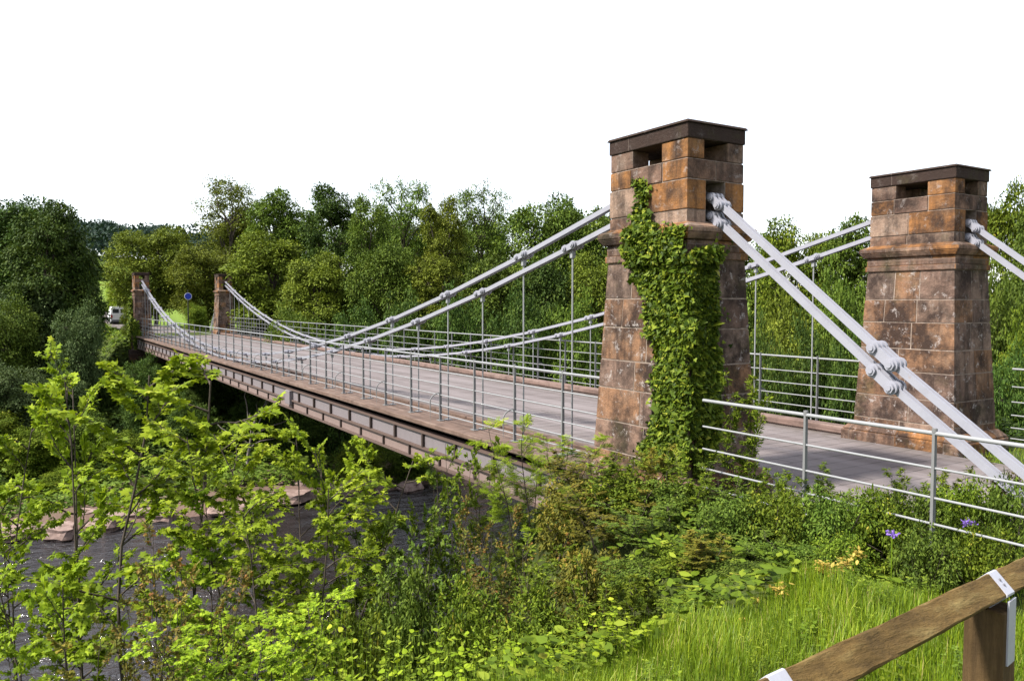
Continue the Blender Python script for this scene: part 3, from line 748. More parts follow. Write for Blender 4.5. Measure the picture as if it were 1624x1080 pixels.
def tree(kind, px, top, d, label, mat, name='tree', cat='tree', group='trees beyond the river', wide=1.0, rz=0.0, base=None, sink=0.3):
    p = at(px, 480.7, d); tp_ = at(px, top, d)
    z0 = gz(p[0], p[1]) if base is None else base
    wd, lf, H, Rc = TREE[kind]; s = (tp_[2] - z0) / top_of(lf)
    wide = wide / FPX * d / (s * Rc) if wide > 5 else wide
    t = empty(name, (p[0], p[1], z0 - sink), label, cat, group, rz); t.scale = (s * wide, s * wide, s)
    o = bpy.data.objects.new('trunk', wd); C.objects.link(o); o.parent = t
    o = bpy.data.objects.new('crown', leaf_data(lf, mat)); C.objects.link(o); o.parent = t
    return t
T_ = 'trees beyond the river'

# ------------------------------------------------------------------ trees
for a in (
  # left of the far towers
  ('broad', 15, 312, 62, 'big dark tree filling the upper left edge of the wood', 'leaf_dark', 95, .3),
  ('round', 85, 322, 50, 'dark broad crowned tree whose right edge slopes down to the gap', 'leaf_dark', 75, 1.9),
  ('round', 122, 385, 51, 'lower dark tree bordering the bright gap before the hill', 'leaf_dark', 50, 4.1),
  ('low', 62, 430, 50, 'grey green rounded willow in front of the dark left wood', 'leaf_grey', 75, .8),
  ('low', 122, 478, 45, 'small grey green willow beside the white van', 'leaf_grey', 44, 3.0),
  ('low', 2, 470, 46, 'bushy mid green tree cut by the left edge of the view', 'leaf_mid', 60, 2.2),
  ('low', 160, 418, 125, 'bright field edge tree in the gap left of the far towers', 'leaf_bush', 22, 2.2),
  # behind the far towers
  ('broad', 246, 358, 78, 'olive yellow spreading tree rising behind the ivy clad far tower', 'leaf_olive', 72, .5),
  ('low', 186, 440, 95, 'sunlit lime tree low in the gap by the far tower', 'leaf_lime', 20, 1.5),
  ('airy', 362, 284, 84, 'tall open crowned tree with sky showing through its top', 'leaf_olive', 68, 2.6),
  ('broad', 330, 392, 74, 'olive tree with heavy limbs behind the blue road sign', 'leaf_olive', 65, 3.9),
  ('round', 440, 302, 72, 'mid green tree right of the open crowned one', 'leaf_mid', 62, 1.1),
  ('low', 312, 478, 66, 'clipped green roadside bush tree below the blue sign', 'leaf_bush', 22, .2),
  # behind the middle of the bridge
  ('round', 425, 366, 60, 'olive brown round tree low behind the middle of the deck', 'leaf_olive', 78, 5.2),
  ('tall', 536, 293, 60, 'dark upright tree with a ragged peak left of the skyline centre', 'leaf_dark', 58, .9),
  ('airy', 640, 284, 62, 'thin topped tree with bare twigs at the highest point of the wood', 'leaf_mid', 62, 1.3),
  ('feathery', 590, 310, 56, 'narrow grey green tree between the ragged peak and the thin top', 'leaf_mid', 46, 2.7),
  ('airy', 765, 294, 62, 'see-through tree with pale sky gaps right of the thin topped one', 'leaf_mid', 60, 4.4),
  ('feathery', 700, 312, 58, 'slender olive tree between the two see-through tops', 'leaf_olive', 50, 5.5),
  ('broad', 868, 310, 60, 'flat domed mid green tree just left of the ivy covered tower', 'leaf_mid', 80, .4),
  ('round', 945, 330, 60, 'mid green tree partly hidden by the ivy covered tower', 'leaf_mid', 70, 3.3),
  ('round', 505, 398, 53, 'bushy yellow green tree below the dark ragged peak', 'leaf_olive', 66, 2.1),
  ('broad', 610, 385, 53, 'leafy green tree low in the wood under the thin top', 'leaf_mid', 70, 4.8),
  ('feathery', 690, 400, 52, 'feathery olive tree low in the centre of the wood', 'leaf_olive', 62, 1.0),
  ('round', 775, 398, 51, 'dense green tree behind the upper chain joints', 'leaf_mid', 66, 2.9),
  ('round', 868, 405, 51, 'dark green tree behind the tallest suspender rods', 'leaf_dark', 62, .2),
  ('round', 938, 400, 51, 'yellow green tree touching the left side of the ivy covered tower', 'leaf_olive', 60, 5.0),
  ('round', 480, 334, 74, 'yellow green tree filling the dip left of the ragged peak', 'leaf_mid', 60, 2.4),
  ('broad', 600, 338, 70, 'wide green tree behind the narrow grey green one', 'leaf_mid', 75, 0.2),
  ('round', 690, 338, 70, 'round green tree seen through the thin tops', 'leaf_olive', 66, 3.7),
  ('broad', 765, 345, 70, 'green tree behind the see-through crown', 'leaf_mid', 70, 5.0),
  ('round', 900, 338, 72, 'tree joining the flat domed one to the ivy covered tower', 'leaf_mid', 66, 1.2),
  ('round', 385, 335, 88, 'hazy olive tree below the open crown', 'leaf_olive', 60, 0.9),
  # right of the ivy covered tower
  ('round', 1200, 372, 62, 'mid green tree seen just right of the ivy covered tower', 'leaf_mid', 60, 1.7),
  ('broad', 1262, 352, 58, 'light green rounded tree between the two near towers', 'leaf_bush', 75, 3.1),
  ('round', 1345, 346, 56, 'green tree whose crown meets the bare tower above its chain', 'leaf_mid', 75, .6),
  ('low', 1240, 470, 30, 'lower olive tree behind the far railing between the towers', 'leaf_olive', 75, .4),
  ('low', 1345, 430, 31, 'darker bushy tree against the left side of the bare tower', 'leaf_mid', 70, 5.1),
  ('broad', 1592, 302, 44, 'tall light green tree at the right edge beyond the bare tower', 'leaf_bush', 75, 4.0),
  ('round', 1655, 318, 38, 'green tree cut off by the right edge', 'leaf_mid', 70, 4.6),
  ('low', 1612, 430, 24, 'leafy dark tree just behind the bare tower', 'leaf_mid', 75, 4.6)):
    kind, px, top, d, lab, mat, wide, rz = a
    tree(kind, px, top, d, lab, mat, wide=wide, rz=rz)
# dark evergreen bushes close behind the railings
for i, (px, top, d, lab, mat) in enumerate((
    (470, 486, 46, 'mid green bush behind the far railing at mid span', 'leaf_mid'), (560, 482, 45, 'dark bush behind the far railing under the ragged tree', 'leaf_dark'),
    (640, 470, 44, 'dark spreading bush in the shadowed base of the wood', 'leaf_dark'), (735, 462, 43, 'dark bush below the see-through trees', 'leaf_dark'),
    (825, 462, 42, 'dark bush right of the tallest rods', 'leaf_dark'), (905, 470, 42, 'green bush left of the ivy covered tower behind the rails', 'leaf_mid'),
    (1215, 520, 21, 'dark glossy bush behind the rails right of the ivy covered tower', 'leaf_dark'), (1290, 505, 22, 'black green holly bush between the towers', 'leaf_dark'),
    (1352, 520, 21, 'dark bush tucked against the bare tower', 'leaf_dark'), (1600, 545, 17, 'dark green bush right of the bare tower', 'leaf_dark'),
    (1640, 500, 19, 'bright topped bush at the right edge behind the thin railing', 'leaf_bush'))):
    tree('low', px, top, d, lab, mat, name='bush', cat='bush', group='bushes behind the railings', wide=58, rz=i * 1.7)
# far bank on the near side of the bridge
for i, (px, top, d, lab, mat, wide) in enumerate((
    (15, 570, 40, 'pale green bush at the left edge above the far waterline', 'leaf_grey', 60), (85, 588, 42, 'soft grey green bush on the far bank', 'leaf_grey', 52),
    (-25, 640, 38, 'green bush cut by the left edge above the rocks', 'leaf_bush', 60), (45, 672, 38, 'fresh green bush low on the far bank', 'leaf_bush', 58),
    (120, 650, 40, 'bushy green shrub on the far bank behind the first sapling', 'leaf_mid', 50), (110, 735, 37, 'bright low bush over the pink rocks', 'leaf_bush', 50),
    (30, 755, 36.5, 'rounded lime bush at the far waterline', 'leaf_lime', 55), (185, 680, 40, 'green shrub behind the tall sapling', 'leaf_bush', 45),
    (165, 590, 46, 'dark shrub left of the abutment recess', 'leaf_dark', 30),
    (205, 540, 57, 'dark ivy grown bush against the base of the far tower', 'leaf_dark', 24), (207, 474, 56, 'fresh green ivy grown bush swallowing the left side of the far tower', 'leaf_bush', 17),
    (265, 572, 50, 'bush hard against the far abutment, shade put into its leaf colour', 'leaf_dark', 40), (325, 600, 47, 'bush behind the dead branches, shade put into its leaf colour', 'leaf_dark', 42), (400, 632, 45, 'dark bush under the deck near the splice plate', 'leaf_dark', 42), (240, 640, 44, 'dark bush behind the tallest young maple', 'leaf_dark', 45), (222, 560, 43, 'tree like bush left of the deck end, above the tallest maple, shade put into its leaf colour', 'leaf_dark', 36), (300, 630, 42, 'dark bush between the tallest maple and the dead branches', 'leaf_dark', 42),  # dark leaf material stands in for the shade below the deck
    (470, 660, 44, 'bush under the bridge, shade put into its dark leaves', 'leaf_dark', 50), (570, 690, 39, 'mid green bush under the bridge beside the rocks', 'leaf_bush', 45),
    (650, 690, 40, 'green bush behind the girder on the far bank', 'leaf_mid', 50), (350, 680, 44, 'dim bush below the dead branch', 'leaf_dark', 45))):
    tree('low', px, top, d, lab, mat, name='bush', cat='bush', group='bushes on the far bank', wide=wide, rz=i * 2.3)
# dead tree in the dark under the bridge
rg = np.random.default_rng(8); m = MB(); p = at(392, 690, 33)
pt, rd = branch(rg, (p[0], p[1], p[2] - 1.2), (-.05, .10, 1), 2.2, .07, 6, .15); m.tube(pt, rd, 6)
for k in range(8):
    q, _ = along(pt, .3 + .08 * k); a, b = branch(rg, q, (rg.uniform(-.6, .6), rg.choice([-1, 1]) * rg.uniform(.6, 1), rg.uniform(.6, 1.3)), rg.uniform(1.1, 2.6), .035, 6, .35); m.tube(a, b, 5, False)
o = m.build('dead_tree', M['pale_bark']); tag(o, 'leafless pale dead branches in the shade under the bridge', 'dead tree')

# far wooded hillside, one mass
rg = np.random.default_rng(11); n = 2600
X = rg.uniform(210, 420, n); Y = rg.uniform(-60, 190, n); Z = ground(X, Y)
P, D, N, T = [], [], [], []
for x, y, z in zip(X, Y, Z):
    r = rg.uniform(3.5, 6); k = 80; u = nrm(rg.normal(0, 1, (k, 3))); u[:, 2] = np.abs(u[:, 2])
    P.append(np.array([x, y, z + rg.uniform(3, 9)]) + u * r * [1, 1, .9]); D.append(u + rg.normal(0, .6, (k, 3))); N.append(u + [0, 0, .6] + rg.normal(0, .3, (k, 3)))
    T.append(np.clip(rg.normal(.45, .18) + rg.normal(0, .12, k), 0, 1))
P, D, N, T = map(np.concatenate, (P, D, N, T))
tag(link('hillside_wood', leaf_mesh('hillside_wood', 'rhomb', P, D, N, rg.uniform(.7, 1.5, len(P)), T), None, M['leaf_hill']), 'dense dark wood covering the distant hill', 'woodland', kind='stuff')

# ------------------------------------------------------------------ near bank plants
add_kind('maple', 'leaf_lime', 'bark', variants=3, h=5.0, spread=1.05, stems=2, subs=17, twigs=8, per=9, leaf='maple', size=.115, flat=.92, start=.30, stem_r=.028, lean=.13, lift=.03, sub_len=.42)
add_kind('openmaple', 'leaf_lime', 'bark', variants=1, h=3.6, spread=.9, stems=2, subs=11, twigs=6, per=5, leaf='maple', size=.11, flat=.8, start=.5, stem_r=.024, lean=.4, lift=.03, sub_len=.42)
add_kind('multimaple', 'leaf_lime', 'bark', variants=2, h=4.5, spread=1.15, stems=6, subs=15, twigs=8, per=9, leaf='maple', size=.10, flat=.85, start=.34, stem_r=.022, lean=.42, lift=.02, sub_len=.42)
add_kind('hazel', 'leaf_bush', 'bark', variants=3, h=2.6, spread=.62, stems=7, subs=11, twigs=5, per=7, leaf='ovate', size=.078, flat=.35, start=.2, stem_r=.012, lean=.42, lift=.05)
add_kind('thorn', 'leaf_rust', 'bark', variants=2, h=2.4, spread=.6, stems=6, subs=10, twigs=5, per=7, leaf='tuft', size=.06, flat=.2, start=.2, stem_r=.012, lean=.5, lift=.06)
add_kind('bramble', 'leaf_bush', 'bark', variants=3, h=1.5, spread=.55, stems=8, subs=10, twigs=5, per=6, leaf='ovate', size=.055, flat=.3, start=.12, stem_r=.008, lean=.6, lift=.02)
add_kind('ash', 'leaf_lime', 'bark', variants=2, h=3.2, spread=.62, stems=3, subs=13, twigs=4, per=4, leaf='feather', size=.17, flat=.4, start=.3, stem_r=.016, lean=.3, lift=.08)
add_kind('slim', 'leaf_bush', 'bark', variants=1, h=1.8, spread=.32, stems=5, subs=18, twigs=5, per=6, leaf='lance', size=.085, flat=.2, start=.1, stem_r=.009, lean=.1, lift=.12)

def herb_mesh(seed, h=1.1, stems=9, nodes=9, size=.11, rad=.3, leaf='lance', flower=0):
    rg = np.random.default_rng(seed); wood = MB(); P, D, N = [], [], []
    for s_ in range(stems):
        a = rg.uniform(0, 6.28); r = rad * rg.uniform(0, 1) ** .5
        pts, rd = branch(rg, (math.cos(a) * r, math.sin(a) * r, -.1), (rg.normal(0, .12), rg.normal(0, .12), 1), h * rg.uniform(.65, 1.1), .005, 6, .1, .05)
        wood.tube(pts, rd, 4, False)
        for k in range(nodes):
            t = .2 + .79 * k / (nodes - 1); q, d0 = along(pts, min(t, .99)); b = a + k * math.pi / 2
            for sg in (0, math.pi):
                P.append(q); D.append((math.cos(b + sg), math.sin(b + sg), rg.uniform(-.35, .3) + .5 * (t > .85)))
                N.append(np.array([0, 0, 1.]) + rg.normal(0, .25, 3))
    P, D, N = map(np.array, (P, D, N)); n = len(P)
    zz = (P[:, 2] + .1) / h
    return wood, leaf_mesh('foliage', leaf, P, D, N, size * rg.uniform(.6, 1.15, n) * (1.15 - .5 * np.clip(zz, 0, 1)), np.clip(rg.beta(2, 2, n) * .6 + zz * .35, 0, 1), 1.7)
def add_herb(key, mats, **k):
    SHRUB[key] = []
    for s_ in range(3):
        wd, lf = herb_mesh(40 + s_ + sum(map(ord, key)), **k); wd.tn = [.45] * len(wd.tn); o = wd.build('stem', M['grass']); me = o.data; bpy.data.objects.remove(o)
        SHRUB[key].append((me, lf, k.get('h', 1.1)))
    SHRUB[key + '/m'] = mats
add_herb('nettle', 'leaf_bush', h=1.1, stems=8, nodes=9, size=.10)
add_herb('broadleaf', 'leaf_lime', h=.8, stems=9, nodes=7, size=.075, leaf='ovate', rad=.25)

def put(key, px, top, d, half, label, name, cat, group, mat=None, var=0, seed=0):
    p = at(px, 480.7, d); g0 = gz(p[0], p[1]); h = at(px, top, d)[2] - g0
    wd, lf, h0 = SHRUB[key][var % len(SHRUB[key])]
    co = np.empty(len(lf.vertices) * 3, np.float32); lf.vertices.foreach_get('co', co); co = co.reshape(-1, 3)
    s = h / co[:, 2].max(); rr = np.percentile(np.hypot(co[:, 0], co[:, 1]), 80)
    t = empty(name, (p[0], p[1], g0), label, cat, group, (seed * 2.399) % 6.28)
    wdt = half / FPX * d / rr; t.scale = (wdt, wdt, s)
    o = bpy.data.objects.new('stem', wd); C.objects.link(o); o.parent = t
    o = bpy.data.objects.new('foliage', leaf_data(lf, mat or SHRUB[key + '/m'])); C.objects.link(o); o.parent = t
    return t
GS, GB, GH = 'young maples on the near bank', 'bushes on the near bank', 'tall herbs at the top of the near bank'
for i, (key, px, top, d, half, lab, mat) in enumerate((
    ('maple', 225, 548, 11.5, 135, 'tallest young maple, its pale leaf tiers standing against the dark recess below the far tower', None),
    ('maple', 120, 536, 13, 88, 'slim young maple with flat bright tiers in front of the far bank bushes', None),
    ('maple', 25, 650, 13, 72, 'young maple leaning in from the left edge', None),
    ('multimaple', 445, 655, 9.6, 165, 'broad many stemmed maple with lime leaves overlapping the girder', None),
    ('maple', 548, 652, 10.5, 60, 'small maple spray reaching up to the mauve girder', None),
    ('maple', 335, 745, 9.6, 62, 'small maple in the gap between the tallest and the broad many stemmed one', None),
    ('openmaple', 95, 880, 7.0, 120, 'open maple with bare black stems over the water at lower left', None),
    ('multimaple', 400, 945, 5.6, 120, 'low maple with big pale leaves at the bottom of the view', None))):
    put(key, px, top, d, half, lab, 'maple_sapling', 'sapling', GS, mat, i, i)
for i, (key, px, top, d, half, lab, mat) in enumerate((
    ('thorn', 225, 845, 6.4, 85, 'russet tinged hawthorn in front of the tallest maple', None),
    ('thorn', 300, 905, 6.0, 75, 'smaller russet hawthorn above the low big leaved maple', None),
    ('thorn', 165, 985, 5.0, 90, 'yellow brown thorn bush at the bottom left', 'leaf_gold'),
    ('hazel', 645, 712, 10.2, 75, 'olive small leaved bush beside the river below the girder', 'leaf_mid'),
    ('hazel', 722, 690, 10.0, 55, 'upright olive bush in front of the girder', 'leaf_bush'),
    ('hazel', 625, 800, 8.8, 70, 'dull green bush standing over the dark water', 'leaf_mid'),
    ('hazel', 700, 850, 8.2, 75, 'shadowy bush in the middle of the near bank', 'leaf_mid'),
    ('thorn', 770, 790, 9.0, 50, 'rusty leaved thorn under the feathery sapling', None),
    ('thorn', 810, 860, 8.0, 70, 'rust coloured spray of thorn left of the yellow green bushes', None),
    ('hazel', 930, 708, 8.8, 60, 'yellow green bush at the left foot of the ivy covered tower', 'leaf_gold'),
    ('hazel', 1000, 722, 8.4, 60, 'leafy bush right under the ivy', 'leaf_bush'),
    ('hazel', 1070, 715, 8.2, 60, 'tangled green bush below the ivy beside the railing', 'leaf_bush'),
    ('hazel', 1120, 738, 7.8, 55, 'bush swallowing the left end of the five bar railing', 'leaf_mid'),
    ('hazel', 960, 785, 7.6, 70, 'gold tinted bush on the slope below the tower', 'leaf_gold'),
    ('hazel', 1045, 800, 7.0, 70, 'shaded bush on the slope in front of the tower', 'leaf_mid'),
    ('hazel', 880, 840, 7.0, 70, 'olive bush at the edge of the visible water', 'leaf_bush'),
    ('bramble', 1135, 850, 6.8, 80, 'dark bramble mound left of the grass', 'leaf_mid'),
    ('bramble', 1205, 792, 7.4, 70, 'dark bramble below the first railing post', 'leaf_mid'),
    ('bramble', 1275, 778, 7.4, 70, 'green bramble around the first railing post', 'leaf_bush'),
    ('bramble', 1250, 850, 6.5, 75, 'black green bramble at the grass edge', 'leaf_mid'),
    ('bramble', 1345, 772, 7.3, 65, 'bramble heaped between the two railing posts', 'leaf_bush'),
    ('bramble', 1400, 800, 6.8, 65, 'bramble beside the paler purple bloom', 'leaf_mid'),
    ('bramble', 1462, 768, 7.2, 60, 'bramble round the second railing post', 'leaf_bush'),
    ('bramble', 1530, 778, 6.8, 60, 'low bramble under the end of the white chain', 'leaf_mid'),
    ('bramble', 1600, 772, 6.9, 60, 'bramble at the right edge under the chain', 'leaf_bush'))):
    put(key, px, top, d, half, lab, 'shrub', 'shrub', GB, mat, i, i * 3 + 1)
for i, (px, top, d, half, lab, mat) in enumerate((
    (832, 655, 9.6, 55, 'feathery lime ash sapling whose tip crosses the railing', None),
    (895, 685, 9.2, 50, 'feathery ash sapling just left of the tower foot', None),
    (782, 735, 9.8, 45, 'feathery ash leaning over the girder end', 'leaf_bush'),
    (905, 760, 8.4, 50, 'dark feathered ash in front of the abutment', 'leaf_bush'))):
    put('ash', px, top, d, half, lab, 'ash_sapling', 'sapling', 'young ash trees by the deck end', mat, i, i)
for i, (key, px, top, d, half, lab, mat) in enumerate((
    ('thicket', 905, 752, 8.4, 62, 'dense olive thicket at the left foot of the ivy covered tower', 'leaf_gold'),
    ('thicket', 985, 742, 8.1, 66, 'leafy thicket below the hanging end of the ivy', 'leaf_bush'),
    ('thicket', 1065, 752, 7.8, 64, 'deep green thicket between the tower foot and the railing end', 'leaf_mid'),
    ('thicket', 940, 860, 7.0, 70, 'yellow green thicket halfway down to the water', 'leaf_gold'),
    ('thicket', 1020, 870, 6.6, 66, 'thicket in front of the tower with dark hollows', 'leaf_mid'),
    ('thicket', 1095, 850, 6.4, 62, 'bright thicket left of the black green bramble', 'leaf_bush'),
    ('thicket', 850, 930, 6.6, 70, 'olive thicket beside the last strip of water', 'leaf_bush'),
    ('mound', 1165, 775, 7.0, 66, 'leafy mound at the foot of the slender shrub', 'leaf_mid'),
    ('mound', 1240, 762, 6.9, 70, 'rounded bramble mound below the first railing post', 'leaf_bush'),
    ('mound', 1320, 765, 6.7, 70, 'bramble mound midway between the railing posts', 'leaf_mid'),
    ('mound', 1395, 762, 6.7, 66, 'bramble mound above the paler bloom', 'leaf_bush'),
    ('mound', 1465, 760, 6.6, 64, 'bramble mound in front of the second railing post', 'leaf_mid'),
    ('mound', 1540, 748, 6.6, 66, 'bramble mound holding the larger bloom', 'leaf_bush'),
    ('mound', 1612, 745, 6.4, 60, 'bramble mound cut by the right edge', 'leaf_mid'),
    ('mound', 1190, 880, 6.0, 70, 'shaded mound where brambles meet the yellowed flower heads', 'leaf_mid'),
    ('mound', 1110, 930, 5.7, 66, 'low bright mound at the corner of the grass', 'leaf_bush'),
    ('mound', 1270, 850, 6.2, 62, 'dark bramble mound behind the straw coloured flower heads', 'leaf_mid'),
    ('mound', 1340, 835, 6.2, 58, 'bramble mound left of the paler bloom at the grass edge', 'leaf_bush'),
    ('mound', 1480, 822, 6.1, 60, 'bramble mound between the two blooms at the grass edge', 'leaf_mid'),
    ('mound', 1570, 815, 6.0, 60, 'bramble mound in front of the larger bloom', 'leaf_bush'),
    ('thicket', 640, 900, 7.6, 66, 'dull thicket leaning over the shaded water', 'leaf_mid'),
    ('thicket', 740, 915, 7.2, 66, 'olive thicket in the middle foreground', 'leaf_bush'),
    ('thicket', 560, 960, 6.2, 66, 'leafy thicket right of the big leaved maple', 'leaf_bush'),
    )):
    tree(key, px, top, d, lab, mat, name='shrub', cat='shrub', group=GB, wide=half, rz=i * 1.3, sink=.1)
put('slim', 1178, 588, 8.3, 30, 'slender fresh green shrub rising in front of the ivy covered tower', 'shrub', 'shrub', GB, None, 0, 2)
for i, (px, top, d, half, lab, mat) in enumerate((
    (972, 718, 8.5, 24, 'upright green shoots in front of the bare stone of the near tower', 'leaf_bush'), (1048, 705, 8.2, 24, 'upright shoots over the lowest ivy leaves', 'leaf_gold'),
    (1105, 748, 7.7, 24, 'upright shoots left of the railing end', 'leaf_bush'), (1236, 742, 7.4, 26, 'leafy shoots left of the first railing post', 'leaf_bush'),
    (1310, 738, 7.3, 24, 'thin shoots crossing the rails right of the first post', 'leaf_mid'), (1430, 742, 7.1, 26, 'shoots crossing the rails left of the second post', 'leaf_bush'),
    (1520, 738, 6.9, 24, 'shoots in front of the backstay chain', 'leaf_bush'), (1600, 730, 6.8, 26, 'shoots at the right edge in front of the chain end', 'leaf_gold'),
    (1110, 850, 6.2, 34, 'tall yellow green stems in front of the brambles', 'leaf_gold'), (1020, 905, 6.0, 34, 'tall leafy stems left of the grass', 'leaf_bush'),
    (940, 930, 5.9, 34, 'tall leafy stems beside the water gap', 'leaf_bush'))):
    put('slim', px, top, d, half, lab, 'shrub', 'shrub', GB, mat, 0, i + 5)
rg = np.random.default_rng(21)
for i in range(26):
    px = 440 + i * 23 + rg.uniform(-12, 12); d = rg.uniform(4.7, 5.6); top = rg.uniform(950, 1030)
    put('nettle' if i % 3 else 'broadleaf', px, top, d, rg.uniform(34, 48), 'leafy green herb clump at the bottom edge between the big leaved maple and the fence', 'herb', 'wild herb', GH, ('leaf_lime', 'leaf_bush', 'leaf_bush')[i % 3], i, i)

def scatter_leaves(name, kind, mat, n, xr, yr, hmax, size, seed, label, cat, mask=None, wide=1.0, up=1.0):
    rg = np.random.default_rng(seed); x = rg.uniform(*xr, n); y = rg.uniform(*yr, n)
    if mask is not None: k = mask(x, y); x, y = x[k], y[k]
    n = len(x); clump = np.sin(x * 2.7 + np.sin(y * 1.9) * 2) * np.sin(y * 2.3 + np.cos(x * 1.3) * 2) * .5 + .5
    z = ground(x, y) + hmax * clump * rg.uniform(0, 1, n)
    P = np.stack([x, y, z], 1); a = rg.uniform(0, 6.28, n)
    D = np.stack([np.cos(a), np.sin(a), rg.uniform(-.3, .5, n)], 1); N = np.stack([rg.normal(0, .45, n), rg.normal(0, .45, n), np.ones(n)], 1)
    o = link(name, leaf_mesh(name, kind, P, D, N, size * rg.uniform(.6, 1.3, n), np.clip(rg.beta(2, 2.5, n) + (clump - .5) * .3, 0, 1), wide), None, M[mat])
    return tag(o, label, cat, kind='stuff')
dist = lambda x, y: np.hypot(x - CAM[0], y - CAM[1])
scatter_leaves('undergrowth', 'ovate', 'leaf_bush', 60000, (-3.9, 9.5), (-1, 13), .4, .09, 5, 'low leafy undergrowth covering the near river bank', 'undergrowth', lambda x, y: ~((y < 1.1) & (x > -1.4)))
scatter_leaves('undergrowth', 'tuft', 'leaf_mid', 80000, (30.6, 53), (-8, 34), .7, .24, 6, 'low green undergrowth above the rocks of the far bank', 'undergrowth', lambda x, y: (y > 8) | (x < 35.5))
scatter_leaves('undergrowth', 'ivy', 'leaf_dark', 26000, (35, 53), (-7, 8.5), .35, .22, 16, 'dark ground cover in the recess below the far abutment, shade put into its leaves', 'undergrowth')  # shade of the recess put into the colour by a darker leaf material
scatter_leaves('undergrowth', 'tuft', 'leaf_bush', 16000, (52, 90), (.2, 12), .6, .25, 17, 'roadside undergrowth beyond the left far tower', 'undergrowth')
scatter_leaves('undergrowth', 'tuft', 'leaf_mid', 40000, (31.5, 56), (-40, -7), .9, .24, 7, 'green undergrowth at the foot of the wood downstream', 'undergrowth')
scatter_leaves('undergrowth', 'ovate', 'leaf_mid', 40000, (-14, 8), (-18, -6.8), .6, .12, 8, 'leafy undergrowth behind the railing beyond the road', 'undergrowth')
def grass(name, n, xr, yr, L, seed, label, mask=None, wd=.030, dens=None):
    rg = np.random.default_rng(seed); x = rg.uniform(*xr, n); y = rg.uniform(*yr, n)
    if mask is not None: k = mask(x, y); x, y = x[k], y[k]
    n = len(x); cl = np.sin(x * 3.1 + 1.7 * np.sin(y * 2.1)) * np.sin(y * 3.7 + 1.3 * np.cos(x * 1.7)) * .5 + .5
    a = rg.normal(0, 1.1, n) + 3 * np.sin(x * 1.9 + y) + 2 * np.cos(y * 2.3); tilt = rg.uniform(.15, 1.5, n)
    D = np.stack([np.cos(a) * tilt, np.sin(a) * tilt, np.ones(n)], 1); N = np.stack([-np.cos(a), -np.sin(a), tilt], 1) * -1
    S = L * rg.uniform(.4, 1.35, n) * (.55 + .75 * cl)
    tint = np.clip(rg.beta(2.2, 2.4, n) * .8 + .25 * (cl - .4) + (rg.uniform(0, 1, n) < .05) * .5, 0, 1)
    o = link(name, leaf_mesh(name, 'blade', np.stack([x, y, ground(x, y) - .01], 1), D, N, S, tint, wd * rg.uniform(.7, 1.5, n)), None, M['grass'])
    return tag(o, label, 'grass', kind='stuff')
grass('grass', 130000, (-7.2, -3.0), (.95, 6.6), .145, 12, 'long bright green grass around the wooden fence', lambda x, y: (dist(x, y) > 1.0) & (x < -3.75 + .12 * (y - 2.2) + .15 * np.sin(y * 4)))
rg = np.random.default_rng(77)
for i in range(70):
    x, y = rg.uniform(-6.6, -3.9), rg.uniform(1.4, 5.2)
    if math.hypot(x - CAM[0], y - CAM[1]) < 2.2: continue
    wd, lf, h0 = SHRUB['broadleaf' if i % 3 else 'nettle'][i % 3]
    t = empty('herb', (x, y, gz(x, y)), 'small broad leaved weed growing in the long grass by the wooden fence', 'wild herb', 'weeds in the long grass', i * 2.4)
    q = rg.uniform(.12, .3) / h0; t.scale = (q * 1.3, q * 1.3, q)
    o = bpy.data.objects.new('stem', wd); C.objects.link(o); o.parent = t
    o = bpy.data.objects.new('foliage', leaf_data(lf, ('leaf_bush', 'leaf_mid', 'leaf_bush')[i % 3])); C.objects.link(o); o.parent = t
vg = lambda x, y: ((y > -.62) & (y < 1.0)) | ((y < -W + .72) & (y > -W - 1.0)) 
grass('grass', 26000, (-9, .8), (-7, 1.0), .13, 13, 'short verge grass along both edges of the approach road', lambda x, y: vg(x, y) & ~((abs(x) < .95) & ((abs(y) < .7) | (abs(y + W) < .7))), .05)
# straw coloured flower heads and purple blooms along the grass edge
rg = np.random.default_rng(31)
for i in range(16):
    px, py, d = 1165 + i * 13 + rg.uniform(-10, 10), 985 - i * 7 + rg.uniform(-14, 14), rg.uniform(5.0, 5.9)
    p = at(px, py, d); g0 = gz(p[0], p[1]); m = MB(); m.tube([(p[0], p[1], g0 - .05), (p[0] + .02, p[1], (g0 + p[2]) / 2), p], .004, 4, False)
    n = 46; a = rg.uniform(0, 6.28, n); r = rg.uniform(0, .065, n); q = p + np.stack([np.cos(a) * r, np.sin(a) * r, rg.uniform(-.03, .04, n)], 1)
    t = empty('flower', (p[0], p[1], g0), 'straw yellow umbrella shaped flower head at the edge between grass and brambles', 'flower', 'yellowed flower heads at the grass edge')
    for o in (m.build('stem', M['grass']), link('flower_head', leaf_mesh('flower_head', 'ovate', q, rg.normal(0, 1, (n, 3)) * [1, 1, .4], np.tile([0, 0, 1.], (n, 1)) + rg.normal(0, .3, (n, 3)), rg.uniform(.02, .045, n), rg.uniform(0, 1, n)), None, M['yellow_flower'])):
        o.parent = t; o.matrix_parent_inverse = Matrix.Translation((-p[0], -p[1], -g0))
